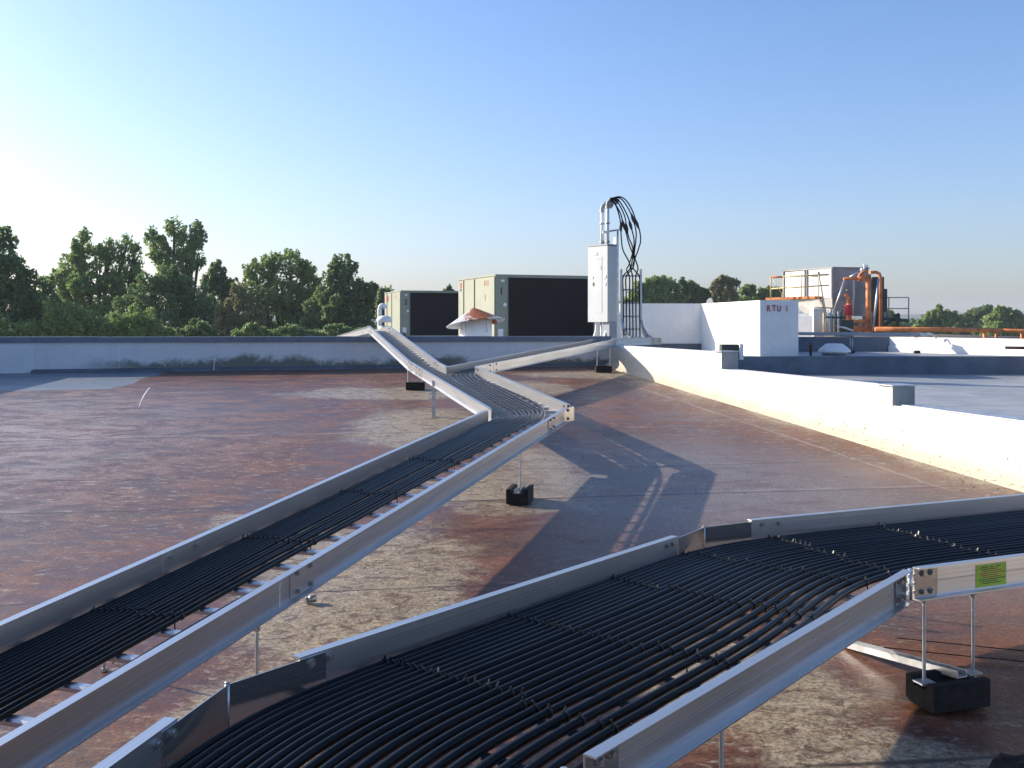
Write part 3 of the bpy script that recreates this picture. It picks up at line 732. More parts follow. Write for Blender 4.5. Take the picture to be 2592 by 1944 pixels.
# the single cable lying beside the near rail
b = MB(); pts = [aR(1.2)+V((-.045, 0, 0))+za, aR(2.4)+V((-.03, 0, .05))+za, aR(3.4)+V((-.022, 0, .066))+za, aR(4.1)+V((-.03, 0, .03))+za, aR(5.0)+V((-.06, 0, 0))+za, aR(6.1)+V((-.14, 0, 0))+za, aR(7.4)+V((-.15, 0, 0))+za, V((.26, 8.3, .90))+za, A2R0.lerp(A2R1, .2)+V((-.06, 0, 0))+za, A2R0.lerp(A2R1, .6)+V((-.06, 0, 0))+za, A2R0.lerp(A2R1, .97)+V((-.08, 0, 0))+za, C0F.lerp(C1F, .2).lerp(C0N.lerp(C1N, .2), .93)+za, C0F.lerp(C1F, .9).lerp(C0N.lerp(C1N, .9), .93)+za]
b.tube(catmull(pts, 8), rA, 8)
tag(b.build('power_cable', M['cable']), 'single black cable hugging the near rail of the long bending tray', 'cable', 'black cables in the long bending tray')

# ---------------------------------------------------------------- tray supports
def rod(parent, p, z1, r=.0065):
    b = MB(); n = 14; pts = [V((p.x, p.y, p.z+(z1-p.z)*k/n)) for k in range(n+1)]
    b.tube(pts, r, 8); o = b.build('threaded_rod', M['galv'], parent)
    b = MB(); b.tube([V((p.x, p.y, z1-.02)), V((p.x, p.y, z1-.006))], .012, 6, False); b.tube([p, p+V((0, 0, .012))], .014, 6, False); b.build('nut', M['bolt'], o)
def support(c, yaw, rods, ztop, label, strut=True):
    """black rubber block with a shallow channel along its top, strut and threaded rods"""
    z0 = rz(c.y)+.002; t = thing('tray_support', (c.x, c.y, z0), label, 'tray support', 'rubber block tray supports')
    ca, sa = cos(yaw), sin(yaw); ex, ey = V((ca, sa, 0)), V((-sa, ca, 0)); up = V((0, 0, 1)); L, W_, H_ = .25, .152, .100
    base = V((c.x, c.y, z0))
    b = MB(); prof = [(-W_/2, 0), (W_/2, 0), (W_/2, H_), (W_/2-.030, H_), (.028, H_-.028), (-.028, H_-.028), (-W_/2+.030, H_), (-W_/2, H_)]
    b.prism(prof, base-ex*L/2, base+ex*L/2, ey, up); b.build('rubber_block', M['rubber'], t, bevel=.003)
    if strut:
        b = MB(); q = H_-.027; b.prism([(-.021, q), (.021, q), (.021, q+.024), (.017, q+.024), (.017, q+.004), (-.017, q+.004), (-.017, q+.024), (-.021, q+.024)], base-ex*L*.47, base+ex*L*.47, ey, up); b.build('strut_channel', M['galv'], t)
    for u_ in rods: rod(t, base+ex*u_+up*(H_-.024), ztop)
    return t
support(V((.055, 6.93, 0)), R(80), [.0], .49+.05*6.93-RH, 'black rubber support block standing end on below the middle of the long tray')
support(V((-1.29, 13.45, 0)), R(3), [-.10, .09], 1.13, 'black rubber support block under the start of the climbing branch')
support(V((1.43, 15.75, 0)), R(2), [-.10, .10], 1.20, 'black rubber support block beside the foot of the white parapet')
t4 = support(V((1.60, 3.70, 0)), R(18), [-.105, .115], .594, 'black rubber support block with two tall rods at the bottom right', strut=False)
c4 = V((1.60, 3.70, rz(3.7)+.002))
# perforated strut from that block back under the tray
Pa, Pb = c4+V((.045, -.02, .10)), V((1.57-.09, 4.62, rz(4.62)+.118))
Pb = at(2160, 1640, 4.22); dS = (Pb-Pa).normalized(); sS = dS.cross(V((0, 0, 1))).normalized(); uS = sS.cross(dS)
b = MB(); b.prism([(-.024, 0), (.024, 0), (.024, .026), (.017, .026), (.017, .023), (.021, .023), (.021, .003), (-.021, .003), (-.021, .023), (-.017, .023), (-.017, .026), (-.024, .026)], Pa, Pa+dS*1.3, sS, uS)
b.build('strut_channel', M['galv'], t4)
b = MB()
for k in range(16):
    c = Pa+dS*(.05+k*.076)+uS*.0034; n0 = len(b.v)
    for q in range(12):
        a = 2*pi*q/12; b.v.append(c+dS*(.016*cos(a))+sS*(.0065*sin(a)))
    b.quadf(tuple(range(n0, n0+12)))
b.build('strut_slots', M['roof'], t4)
for q in (V((-.10, -.035, .09)), V((.10, .03, .103))):
    b = MB(); b.box(c4+q, (.06, .05, .006), R(18)); b.build('strut_clip', M['galv'], t4)
support(Pa+dS*1.25+V((0, 0, 0)), R(18), [-.105, .115], .594, 'rubber support block mostly hidden below the wide foreground tray', strut=False)
c = V((.80, 3.02, 0)); 
def lone_rod(p, z1, label, r=.0065):
    t = thing('support_rod', p, label, 'rod', 'lone rods below the trays'); rod(t, V(p), z1, r); return t
lone_rod(V((.565, 2.72, rz(2.72))), .594, 'threaded rod under the outer rail of the wide foreground tray')
lone_rod(V((-.884, 3.49, rz(3.49))), .49+.05*3.49-RH-.0, 'threaded rod below the near rail of the long tray')
lone_rod(V((-1.62, 4.0, rz(4.0))), .49+.05*4.0-RH, 'threaded rod glimpsed through the rungs of the long tray')
# strut post near the tee
p = V((-.80, 10.95, rz(10.4))); p = roof(1098, 1056); t = thing('strut_post', p, 'slim galvanized strut post holding the tray before the tee', 'post')
b = MB(); b.beam(p, p+V((0, 0, .40)), .035, .035, V((0, 1, 0))); b.build('post', M['galv'], t)
b = MB()
for k in range(3): b.beam(p+V((-.05, -.02, .20+.055*k)), p+V((.03, -.02, .20+.055*k)), .012, .012)
b.build('clamp', M['galv'], t)
# small threaded plug lying on the roof
p = roof(790, 1527); t = thing('anchor_plug', p, 'small metal anchor plug lying on the roof beside the long tray', 'anchor')
b = MB(); b.tube([p+V((-.02, 0, .02)), p+V((.02, .004, .022))], .017, 10); b.build('plug', M['bolt'], t)
b = MB(); b.tube([p+V((-.028, 0, .018)), p+V((-.020, 0, .02))], .022, 6, False); b.build('nut', M['galv'], t)
# whisker of wire on the roof
p = roof(352, 1033); b = MB(); b.tube(catmull([p, p+V((.03, .02, .10)), p+V((.07, .04, .18)), p+V((.11, .06, .235))], 5), .007, 6)
tag(b.build('wire_offcut', M['white']), 'thin pale wire offcut standing up from the red roof', 'wire')
# two thin shadow lines on the right of the roof, modelled as black strands
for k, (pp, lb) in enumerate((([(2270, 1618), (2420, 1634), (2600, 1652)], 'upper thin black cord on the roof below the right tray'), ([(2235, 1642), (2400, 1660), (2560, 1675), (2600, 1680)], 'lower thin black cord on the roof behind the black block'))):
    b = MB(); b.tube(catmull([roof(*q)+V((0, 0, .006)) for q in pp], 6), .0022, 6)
    tag(b.build('thin_shadow_line', M['cable']), lb, 'shadow line', 'thin modelled shadow lines on the roof')
# rumpled black bag at the very corner
b = MB(); c = V((1.72, 3.02, rz(3.0)+.02)); nu, nv = 40, 20
for j in range(nv+1):
    th = pi*.5*j/nv
    for i in range(nu):
        a = 2*pi*i/nu; q = V((cos(a)*cos(th), sin(a)*cos(th), sin(th)))
        rr = 1+.22*NZ.noise(q*3.1)+.14*NZ.noise(q*9+V((3, 1, 0)))
        b.v.append(c+V((q.x*.30*rr, q.y*.17*rr, q.z*.10*rr)))
for j in range(nv):
    for i in range(nu):
        k2 = (i+1) % nu; b.quadf((j*nu+i, j*nu+k2, (j+1)*nu+k2, (j+1)*nu+i), None, True)
t = thing('tool_bag', (c.x, c.y, c.z-.02), 'rumpled black cloth bag cut off by the bottom right corner', 'bag'); b.build('bag_body', M['rubber'], t)
b = MB(); b.tube(catmull([c+V((-.12, 0, .09)), c+V((-.05, .02, .15)), c+V((.06, .02, .155)), c+V((.12, 0, .09))], 5), .009, 6); b.build('bag_handle', M['rubber'], t)

# ---------------------------------------------------------------- electrical panel on its stand
Yp = 17.8
nf = V((-.78, -.625, 0)).normalized(); sf = V((-nf.y, nf.x, 0)); sf = sf if sf.x > 0 else -sf     # front normal, and the front's right-hand direction
pc = at(1537, 820, 17.62)                   # near vertical corner
zt, zb = 2.97, 1.625
# front face spans from the corner leftwards/away, side face from the corner rightwards/away
fl_dir = (at(1497, 820, 18.0)-pc); fl_dir.z = 0; fl_dir = fl_dir.normalized(); FW = .47
sd_dir = V((-fl_dir.y, fl_dir.x, 0)); sd_dir = sd_dir if sd_dir.y > 0 else -sd_dir; SD = .20
fl_dir = V((-.62, .785, 0)); sd_dir = V((.785, .62, 0)); FW, SD = .49, .235
P = V((pc.x, pc.y, 0))
t = thing('electrical_panel', (P.x, P.y, 1.08), 'tall grey electrical panel cabinet standing behind the back wall', 'electrical panel')
def pbox(b, a0, a1, s0_, s1_, z0, z1):
    q = [P+fl_dir*a0+sd_dir*s0_, P+fl_dir*a0+sd_dir*s1_, P+fl_dir*a1+sd_dir*s1_, P+fl_dir*a1+sd_dir*s0_]
    b.wall([(v.x, v.y) for v in q], z0, z1)
b = MB(); pbox(b, 0, FW, .012, SD, zb+.01, zt-.01); b.build('cabinet', M['panel'], t)
b = MB(); pbox(b, -.006, FW+.006, 0, .012, zb, zt); b.build('front_cover', M['panel'], t)
b = MB(); pbox(b, -.012, FW+.012, -.012, SD+.01, zt, zt+.022); b.build('rain_top', M['panel2'], t)
b = MB(); pbox(b, .13, .34, -.004, 0, zb+.16, zt-.20); dr = b.build('door', M['panel'], t)
b = MB(); pbox(b, .150, .160, -.010, -.006, zt-.42, zt-.36); b.build('latch', M['bolt'], dr)
for a0, a1, z0, z1 in ((.26, .34, zt-.16, zt-.12), (.22, .34, zt-.235, zt-.215), (.03, .09, zb+.77, zb+.82), (.36, .42, zb+.77, zb+.82), (.03, .09, zb+.64, zb+.69)):
    b = MB(); pbox(b, a0, a1, -.009, -.006, z0, z1); b.build('notice_label', M['white'], t)
b = MB(); pbox(b, .33, .36, -.010, -.006, zb+.64, zb+.70); b.build('warning_mark', M['black'], t)
# stand behind: strut posts and back plate
b = MB(); pbox(b, .02, .09, SD+.004, SD+.065, 1.08, zt+.15); b.build('stand_post', M['galv'], t)
b = MB(); pbox(b, .38, .42, SD+.004, SD+.06, 1.08, zt+.12); b.build('stand_post', M['galv'], t)
b = MB(); pbox(b, .0, .16, .05, SD, 1.02, zb+.01); b.build('lower_wireway', M['panel2'], t)
# lower conduits
for a0, s_ in ((.10, .08), (.36, .08)):
    q = P+fl_dir*a0+sd_dir*s_; b = MB()
    b.tube(catmull([V((q.x, q.y, zb+.01)), V((q.x, q.y, zb-.14)), V((q.x-.05, q.y-.03, zb-.28)), V((q.x-.15, q.y-.1, zb-.37)), V((q.x-.26, q.y-.17, zb-.46))], 6), .028, 10); b.build('conduit', M['white'], t)
b = MB(); q = P+fl_dir*.24+sd_dir*.08; b.tube([V((q.x, q.y, zb)), V((q.x, q.y, 1.1))], .014, 8); b.build('conduit', M['galv'], t)
# risers with their weather heads
for k, (pxx, top) in enumerate(((1524, 513), (1538, 505))):
    q = at(pxx, 820, 17.72+.12*(1-k)); b = MB(); zz = at(pxx, top+20, 17.75).z
    b.tube([V((q.x, q.y, zt+.01)), V((q.x, q.y, zz))], .030, 12); cdt = b.build('riser_conduit', M['white'], t)
    b = MB(); b.tube([V((q.x, q.y, zz-.02)), V((q.x, q.y, zz+.01))], .040, 12); b.tube([V((q.x, q.y, zt+.05)), V((q.x, q.y, zt+.085))], .040, 10); b.tube([V((q.x, q.y, zt+.38)), V((q.x, q.y, zt+.405))], .042, 10); b.build('coupling', M['bolt'], cdt)
    b = MB(); b.tube(catmull([V((q.x, q.y, zz-.01)), V((q.x+.006, q.y, zz+.06)), V((q.x+.045, q.y, zz+.115)), V((q.x+.11, q.y, zz+.125)), V((q.x+.19, q.y-.01, zz+.085))], 6), [.036]*6+[.042]*6+[.050]*6+[.055]*6+[.040], 12); b.build('weather_head', M['panel2'], cdt)
b = MB(); q = at(1526, 588, 17.7); b.beam(q, at(1570, 581, 17.85), .035, .03); b.build('cross_strut', M['galv'], t)
b = MB(); q = at(1563, 583, 17.86); b.beam(q, V((q.x, q.y, 2.4)), .035, .035, V((0, 1, 0))); b.build('stand_post', M['galv'], t)

# vertical ladder tray
t = thing('ladder_tray', (2.03, 17.38, 1.30), 'vertical ladder tray carrying black cables up beside the electrical panel', 'cable tray')
for sx, xa in ((-1, 1.90), (1, 2.205)):
    b = MB(); w0 = .05
    pts = [(xa+.16*(1 if sx > 0 else .9), 17.05, 1.30), (xa+.085, 17.18, 1.36), (xa+.03, 17.30, 1.49), (xa, 17.36, 1.66), (xa, 17.38, 2.53)]
    for a, c in zip(pts[:-1], pts[1:]):
        a, c = V(a), V(c); d = (c-a).normalized(); ov = V((sx, 0, 0)); dp = d.cross(ov).normalized(); dp = dp if dp.y < 0 or abs(dp.y) < .3 else -dp
        b.prism([(0, -.06), (w0*.6, -.06), (w0*.6, -.056), (.004, -.056), (.004, .056), (w0*.6, .056), (w0*.6, .06), (0, .06)], a, c+d*.004, ov, dp)
    b.build('side_rail', M['alu'], t)
for k, z in enumerate((1.50, 1.72, 1.95, 2.18, 2.42)):
    b = MB(); b.beam((1.90, 17.40, z), (2.205, 17.40, z), .03, .028); b.build('rung', M['alu'], t)
b = MB(); b.beam((1.98, 17.18, 1.36), (2.29, 17.18, 1.36), .05, .014); b.build('rung', M['galv'], t)

# ---------------------------------------------------------------- rooftop units
def ac_unit(n0, dl, dr, Ll, Lr, z0, z1, label, num, stickers):
    """n0 near corner; dl direction of the sunlit side, dr direction of the coil side"""
    n0, dl, dr = V((*n0, 0)), V((*dl, 0)).normalized(), V((*dr, 0)).normalized()
    t = thing('air_conditioning_unit', (n0.x, n0.y, z0), label, 'air conditioner', 'khaki rooftop air conditioning units')
    def bx(a0, a1, s0_, s1_, za, zb_, name, m, par=t, bev=0):
        q = [n0+dr*a0+dl*s0_, n0+dr*a1+dl*s0_, n0+dr*a1+dl*s1_, n0+dr*a0+dl*s1_]; b = MB(); b.wall([(v.x, v.y) for v in q], za, zb_); return b.build(name, m, par)
    H = z1-z0
    bx(0, Lr, .0, Ll, z0+.06, z1-.03, 'cabinet', M['ac'])
    bx(-.02, Lr+.02, -.025, Ll+.02, z1-.03, z1, 'roof_panel', M['ac'])
    bx(.0, Lr, -.02, Ll, z0, z0+.055, 'base_rail', M['ac_seam'])
    bx(.29, Lr-.03, -.012, -.002, z0+.21, z1-.065, 'condenser_coil', M['coil'])
    bx(.28, .292, -.016, -.002, z0+.06, z1-.035, 'coil_frame', M['ac_seam']); bx(Lr-.03, Lr, -.016, -.002, z0+.06, z1-.035, 'coil_frame', M['ac'])
    bx(.0, Lr, -.018, -.012, z1-.065, z1-.032, 'coil_frame', M['ac']); bx(.29, Lr, -.016, -.012, z0+.06, z0+.21, 'coil_frame', M['ac'])
    # side panels standing slightly proud with dark joints between
    cuts = [0, .36, .52, .60, .82, .96]
    for i in range(5):
        a, c = cuts[i]*Ll+.012, cuts[i+1]*Ll-.012
        bx(-.012-(.02 if i % 2 == 0 else 0), -.001, a, c, z0+.07, z1-.05, 'side_panel', M['ac'])
    for i in (1, 2, 4): bx(-.006, -.0005, cuts[i]*Ll-.010, cuts[i]*Ll+.010, z0+.07, z1-.05, 'panel_joint', M['ac_seam'])
    bx(.12, .20, -.006, -.001, z1-.16, z1-.115, 'notice_label', M['white']); 
    bx(.05, .17, -.006, -.001, z0+.30, z0+.46, 'notice_label', M['white'])
    q = n0+dr*.21-dl*.004; b = MB(); b.prism([(.04*cos(a*pi/6), .04*sin(a*pi/6)) for a in range(12)], q+V((0, 0, z0+H*.6)), q-dl*.006+V((0, 0, z0+H*.6)), dr, V((0, 0, 1))); b.build('round_label', M['white'], t)
    q = n0+dr*.10-dl*.005; text(num, .22, V((q.x, q.y, z1-.44)), math.atan2(dr.y, dr.x), M['black'], t, 'unit_number')
    for s0_, s1_, za, zb_, m in stickers: bx(-.038, -.034, s0_*Ll, s1_*Ll, z0+za*H, z0+zb_*H, 'warning_sticker', M[m])
    b = MB(); b.tube(catmull([n0+dr*.06-dl*.02+V((0, 0, z0+.28)), n0+dr*.12-dl*.06+V((0, 0, z0+.2)), n0+dr*.22-dl*.14+V((0, 0, z0+.08))], 5), .02, 8); b.build('whip_conduit', M['black'], t)
    return t
ac_unit((-.354, 22.), (-.945, 2.5), (.94, .34), 2.68, 2.36, 1.02, 2.675, 'nearer larger khaki rooftop air conditioner with dark coil face', 'I', [(.87, .915, .86, .94, 'red'), (.87, .915, .82, .85, 'black'), (.20, .21, .86, .93, 'red'), (.15, .16, .86, .93, 'red'), (.24, .25, .86, .93, 'red'), (.22, .23, .66, .74, 'red')])
ac_unit((-3.47, 31.5), (-.8, 2.4), (.945, .32), 2.55, 2.4, 1.02, 2.64, 'farther khaki rooftop air conditioner partly hidden by the nearer one', '2', [(.76, .86, .82, .92, 'red'), (.30, .31, .84, .92, 'red'), (.22, .23, .84, .92, 'red')])

# vents
from mathutils import Matrix
t = thing('rusty_cone_vent', at(1205, 854, 18.2), 'exhaust vent pipe under a rust stained tilted conical hood', 'vent')
b = MB(); c = at(1205, 854, 18.2); c.z = 1.016; b.lathe(c, [(.285, 0), (.285, .66), (.27, .66), (.27, 0)], 28); b.build('pipe', M['white'], t)
b = MB(); cc = at(1204, 818, 18.2); tl = Matrix.Rotation(R(-8), 3, 'Y') @ Matrix.Rotation(R(-7), 3, 'X')
b.lathe(cc, [(.01, .285), (.535, .0), (.53, -.012), (.01, .27)], 36, tl, False); b.build('conical_hood', M['cap'], t)
for a in (.6, 2.2, 4.0, 5.5): 
    b = MB(); b.beam(c+V((.287*cos(a), .287*sin(a), .42)), c+V((.30*cos(a), .30*sin(a), .60)), .02, .01); b.build('hood_bracket', M['galv'], t)
t = thing('dome_cap_vent', at(972, 853, 19.5), 'small round capped white vent in front of the farther air conditioner', 'vent'); c = at(973, 853, 19.5); c.z = 1.08
b = MB(); b.lathe(c, [(.115, 0), (.115, .47), (.10, .47)], 20); b.build('pipe', M['white'], t)
b = MB(); cc = at(973, 812, 19.5); b.lathe(cc, [(.13, -.03), (.152, -.02), (.152, .028), (.14, .05), (.10, .085), (.04, .10), (.01, .10)], 24); b.build('cap', M['white'], t)
t = thing('gooseneck_vent', at(960, 853, 21), 'small white gooseneck pipe behind the round capped vent', 'vent')
b = MB(); q = at(961, 853, 21); q.z = 1.016; z = at(961, 780, 21).z
b.tube(catmull([q, V((q.x, q.y, z-.1)), V((q.x, q.y, z)), V((q.x+.05, q.y, z+.06)), V((q.x+.10, q.y, z+.04)), V((q.x+.12, q.y, z-.01))], 5), .045, 12); b.build('pipe', M['white'], t)
t = thing('white_domed_vent', at(2112, 900, 18.5), 'low white domed roof vent on the higher roof', 'vent'); c = at(2112, 899, 18.55); c.z = 1.025
b = MB(); b.lathe(c, [(.22, 0), (.22, .07)], 24); b.build('collar', M['galv'], t)
b = MB(); b.lathe(c+V((0, 0, .045)), [(.294, 0), (.297, .013), (.268, .056), (.228, .095), (.178, .128), (.172, .145), (.133, .158), (.01, .162)], 32); b.build('dome', M['white'], t)
t = thing('rusty_stub_pipe', at(2052, 903, 15.9), 'rusty brown stub pipe left of the white domed vent', 'pipe')
b = MB(); q = at(2052, 903, 17.95); q.z = 1.01; b.lathe(q, [(.022, 0), (.022, .16), (.034, .165), (.034, .205), (.024, .21), (.024, .24), (.01, .245)], 12); b.build('pipe', M['wood'], t)
# roof service beam on little stands
t = thing('service_channel', at(2190, 850, 19.6), 'long grey covered channel on thin rods above the higher roof', 'channel')
b = MB(); b.beam(at(2024, 844.5, 19.6), at(2322, 846.5, 19.6), .2, .062); b.build('channel_body', M['panel2'], t)
b = MB(); b.beam(at(2323, 846.5, 19.6), at(2341, 847, 19.6), .2, .066); b.build('end_coupling', M['galv'], t)
for pxx in (2155, 2321):
    b = MB(); q = at(pxx, 850, 19.6)
    for dx in (-.02, .02): b.tube([V((q.x+dx, q.y, 1.02)), V((q.x+dx, q.y, q.z+.02))], .008, 6)
    b.build('support_rod', M['galv'], t)
    b = MB(); b.box((q.x, q.y, 1.045), (.10, .10, .05)); b.build('foot', M['rubber'], t)
# flexible hose curl at the end
b = MB(); q = at(2343, 848, 19.7); b.tube(catmull([q, q+V((.08, .0, .03)), q+V((.16, 0, .0)), q+V((.21, 0, -.07))], 6), .018, 8)
tag(b.build('flexible_hose', M['panel']), 'short curled grey hose at the end of the covered channel', 'hose')
b = MB(); q = at(2545, 880, 14.5); b.tube([q, q+V((.6, 0, -.01))], .022, 10)
tag(b.build('iron_pipe', M['wood']), 'dark iron pipe in front of the sunlit far wall at the right edge', 'pipe')
# orange pipeline
t = thing('orange_pipeline', at(2400, 860, 35), 'long orange pipe on short legs above the far wall on the right', 'pipe')
b = MB(); b.tube([at(2215, 833, 35), at(2535, 836, 35)], .078, 10); b.build('main_pipe', M['orange'], t)
b = MB(); b.tube([at(2535, 836, 35), at(2700, 842, 35)], .058, 10); b.build('branch_pipe', M['orange'], t)
for pxx in (2312, 2493, 2522, 2588):
    b = MB(); q = at(pxx, 838, 35); b.tube([q, V((q.x, q.y, .9))], .075 if pxx in (2493, 2588) else .05, 8); b.build('leg', M['orange'], t)
for pxx in (2245, 2314, 2400):
    b = MB(); b.tube([at(pxx-1.5, 834, 35), at(pxx+1.5, 834, 35)], .075, 10); b.build('coupling', M['orange'], t)

# ---------------------------------------------------------------- cooling tower
YT = 50.
t = thing('cooling_tower', at(2100, 841, YT), 'weathered grey cooling tower with hopper base behind the white enclosure', 'cooling tower')
def F(px, py, Y=YT): return at(px, py, Y)
def slab(pts, depth, name, m, par=None, dv=V((0, 1, 0))):
    b = MB(); n = len(pts); b.v = [V(p) for p in pts]+[V(p)+dv*depth for p in pts]
    b.quadf(tuple(range(n)))
    for i in range(n): j = (i+1) % n; b.quadf((i, i+n, j+n, j))
    b.quadf(tuple(range(2*n-1, n-1, -1))); return b.build(name, m, par or t)
# lit side (turned to the sun) and shaded end, its shade put into darker metal
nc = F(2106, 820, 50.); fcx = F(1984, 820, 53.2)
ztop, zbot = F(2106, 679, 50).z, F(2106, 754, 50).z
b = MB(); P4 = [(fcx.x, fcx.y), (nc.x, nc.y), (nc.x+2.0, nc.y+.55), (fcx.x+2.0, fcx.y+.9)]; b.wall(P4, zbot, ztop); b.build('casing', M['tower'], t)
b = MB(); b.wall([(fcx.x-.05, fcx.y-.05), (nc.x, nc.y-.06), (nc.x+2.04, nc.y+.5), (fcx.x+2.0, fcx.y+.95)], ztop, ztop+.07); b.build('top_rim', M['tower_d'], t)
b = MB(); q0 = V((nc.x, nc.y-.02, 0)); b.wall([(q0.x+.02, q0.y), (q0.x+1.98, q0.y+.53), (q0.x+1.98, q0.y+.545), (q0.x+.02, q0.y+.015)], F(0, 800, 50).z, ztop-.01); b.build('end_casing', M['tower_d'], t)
lv = V((nc.x-fcx.x, nc.y-fcx.y, 0)); 
for f in (.0, .46, .50, 1.0):
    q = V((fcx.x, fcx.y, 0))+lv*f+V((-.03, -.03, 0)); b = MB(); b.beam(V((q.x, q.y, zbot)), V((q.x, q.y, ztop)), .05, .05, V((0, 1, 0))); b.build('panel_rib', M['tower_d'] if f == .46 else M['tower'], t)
q = V((fcx.x, fcx.y, 0))+lv*.56+V((-.05, -.05, 0)); q2 = q+lv*.17; b = MB(); b.wall([(q.x, q.y), (q2.x, q2.y), (q2.x+.01, q2.y+.03), (q.x+.01, q.y+.03)], F(0, 697).z, F(0, 684).z); b.build('name_board', M['white'], t)
# hopper
b = MB(); top = [V((fcx.x+.3, fcx.y, zbot)), V((nc.x, nc.y, zbot)), V((nc.x+1.95, nc.y+.5, zbot)), V((fcx.x+2, fcx.y+.8, zbot))]
bot = [F(2052, 808, 52), F(2108, 815, 50.3), F(2140, 815, 51), F(2080, 808, 53)]
b.v = top+bot
for i in range(4): j = (i+1) % 4; b.quadf((i, j, 4+j, 4+i))
b.quadf((4, 5, 6, 7)); b.build('hopper', M['tower'], t)
b = MB(); b.wall([(F(2075, 0, 51).x, 51), (F(2200, 0, 51).x, 51), (F(2200, 0, 51).x, 52.5), (F(2075, 0, 51).x, 52.5)], .95, F(0, 812, 51).z); b.build('basin', M['tower_d'], t)
for pxx, a in ((2208, 700), (2236, 730)):
    pass
b = MB(); b.wall([(F(2208, 0, 51.5).x, 51.5), (F(2238, 0, 51.5).x, 51.5), (F(2238, 0, 51.5).x, 53), (F(2208, 0, 51.5).x, 53)], .95, F(0, 701, 51.5).z); b.build('fill_casing', M['dkgreen'], t)
b = MB(); b.wall([(F(2214, 0, 51).x, 51), (F(2246, 0, 51).x, 51), (F(2246, 0, 51).x, 51.4), (F(2214, 0, 51).x, 51.4)], F(0, 800, 51).z, F(0, 731, 51).z); b.build('fill_casing', M['dkgreen'], t)
# vertical white stripe pipe on the end
b = MB(); b.tube([F(2161, 700, 49.9), F(2161, 745, 49.9), F(2158, 800, 49.9)], .05, 8); b.build('drain_pipe', M['panel'], t)
# legs
for pxx in (2060, 2090, 2148, 2205, 2240):
    b = MB(); b.tube([F(pxx, 790, 50.5), F(pxx, 842, 50.5)], .06, 6); b.build('leg', M['tower_d'], t)
# pale walkway with railing
t2 = thing('tower_walkway', F(2000, 760, 49.5), 'pale orange walkway with thin railing along the cooling tower', 'walkway')
def line(par, name, m, pts, r, n=6):
    b = MB(); b.tube([V(p) for p in pts], r, n); return b.build(name, m, par)
b = MB(); b.beam(F(1948, 757, 51.5), F(2072, 753, 49.4), .7, .12); b.build('deck', M['orange'], t2)
for yy0, yy1, rr in ((702, 699, .045), (731, 726, .035)): line(t2, 'rail', M['yellow'], [F(1951, yy0, 51), F(2098, yy1-4, 49.2)], rr)
for pxx in (1951, 1984, 2028, 2072):
    line(t2, 'post', M['yellow'], [F(pxx, 757-(pxx-1951)*.03, 50.5-(pxx-1951)*.012), F(pxx, 700-(pxx-1951)*.05, 50.5-(pxx-1951)*.012)], .035 if pxx < 2000 else .025)
line(t2, 'brace', M['yellow'], [F(1955, 705, 50.8), F(1983, 750, 50.5)], .018); line(t2, 'brace', M['yellow'], [F(2078, 757, 49.2), F(2089, 803, 49.2)], .08); line(t2, 'rail', M['orange'], [F(1951, 702, 50.9), F(1983, 701, 50.6)], .05)
t3 = thing('ladder_pole', F(2085, 755, 49), 'thin leaning ladder rail against the cooling tower casing', 'ladder')
line(t3, 'stile', M['tower_d'], [F(2073, 697, 49), F(2092, 800, 49)], .03)
# right-hand guard rail
t2 = thing('guard_rail', F(2290, 795, 51), 'thin steel guard rail right of the cooling tower against the sky', 'railing')
for yy in (753, 781): line(t2, 'rail', M['panel2'], [F(2245, yy, 51), F(2300, yy, 51)], .025)
line(t2, 'post', M['panel2'], [F(2300, 753, 51), F(2300, 842, 51)], .03); line(t2, 'post', M['panel2'], [F(2250, 753, 51), F(2250, 842, 51)], .03)
# orange piping
t2 = thing('orange_tower_piping', F(2198, 842, 48.5), 'thick orange process piping standing in front of the cooling tower', 'pipe')
O = M['orange']; Yo = 48.5
line(t2, 'riser', O, [F(2198, 842, Yo), F(2198, 694, Yo)], .125, 12)
line(t2, 'riser', M['red'] if False else O, [F(2229, 835, Yo+.5), F(2229, 704, Yo+.5), F(2226, 693, Yo+.5), F(2218, 689, Yo+.5), F(2202, 689, Yo+.4)], .08, 10)
line(t2, 'header', O, [F(2172, 705, Yo), F(2196, 703, Yo)], .12, 10); line(t2, 'header', O, [F(2135, 706, Yo), F(2174, 705, Yo)], .07, 8)
line(t2, 'elbow', O, [F(2174, 704, Yo), F(2178, 694, Yo), F(2186, 687, Yo), F(2196, 684, Yo)], .09, 10)
line(t2, 'lower_pipe', O, [F(2155, 831, Yo), F(2196, 833, Yo)], .09, 10)
line(t2, 'lower_pipe', O, [F(2150, 832, Yo), F(2151, 820, Yo), F(2156, 813, Yo), F(2196, 812, Yo)], .08, 10)
line(t2, 'lower_pipe', O, [F(2178, 813, Yo), F(2178, 842, Yo)], .07, 8); line(t2, 'lower_pipe', O, [F(2197, 835, Yo), F(2240, 833, Yo)], .08, 8)
line(t2, 'relief_cap', M['white'], [F(2181, 686, Yo), F(2184, 681, Yo)], .11, 10)
line(t2, 'relief_vent', M['white'], [F(2188, 690, Yo), F(2188, 668, Yo)], .055, 8); line(t2, 'relief_vent', M['panel2'], [F(2192, 683, Yo), F(2195, 671, Yo), F(2197, 672, Yo)], .025, 6)
t5 = thing('red_pump_column', F(2147, 825, 49), 'shorter red orange pump column left of the tall orange riser', 'pump')
line(t5, 'column', O, [F(2149, 826, 49), F(2149, 768, 49)], .13, 10); line(t5, 'column_top', O, [F(2148, 770, 49), F(2147, 752, 49), F(2141, 746, 49), F(2138, 749, 49)], .08, 10); line(t5, 'flange', M['red'], [F(2147, 797, 49), F(2147, 772, 49)], .20, 10)
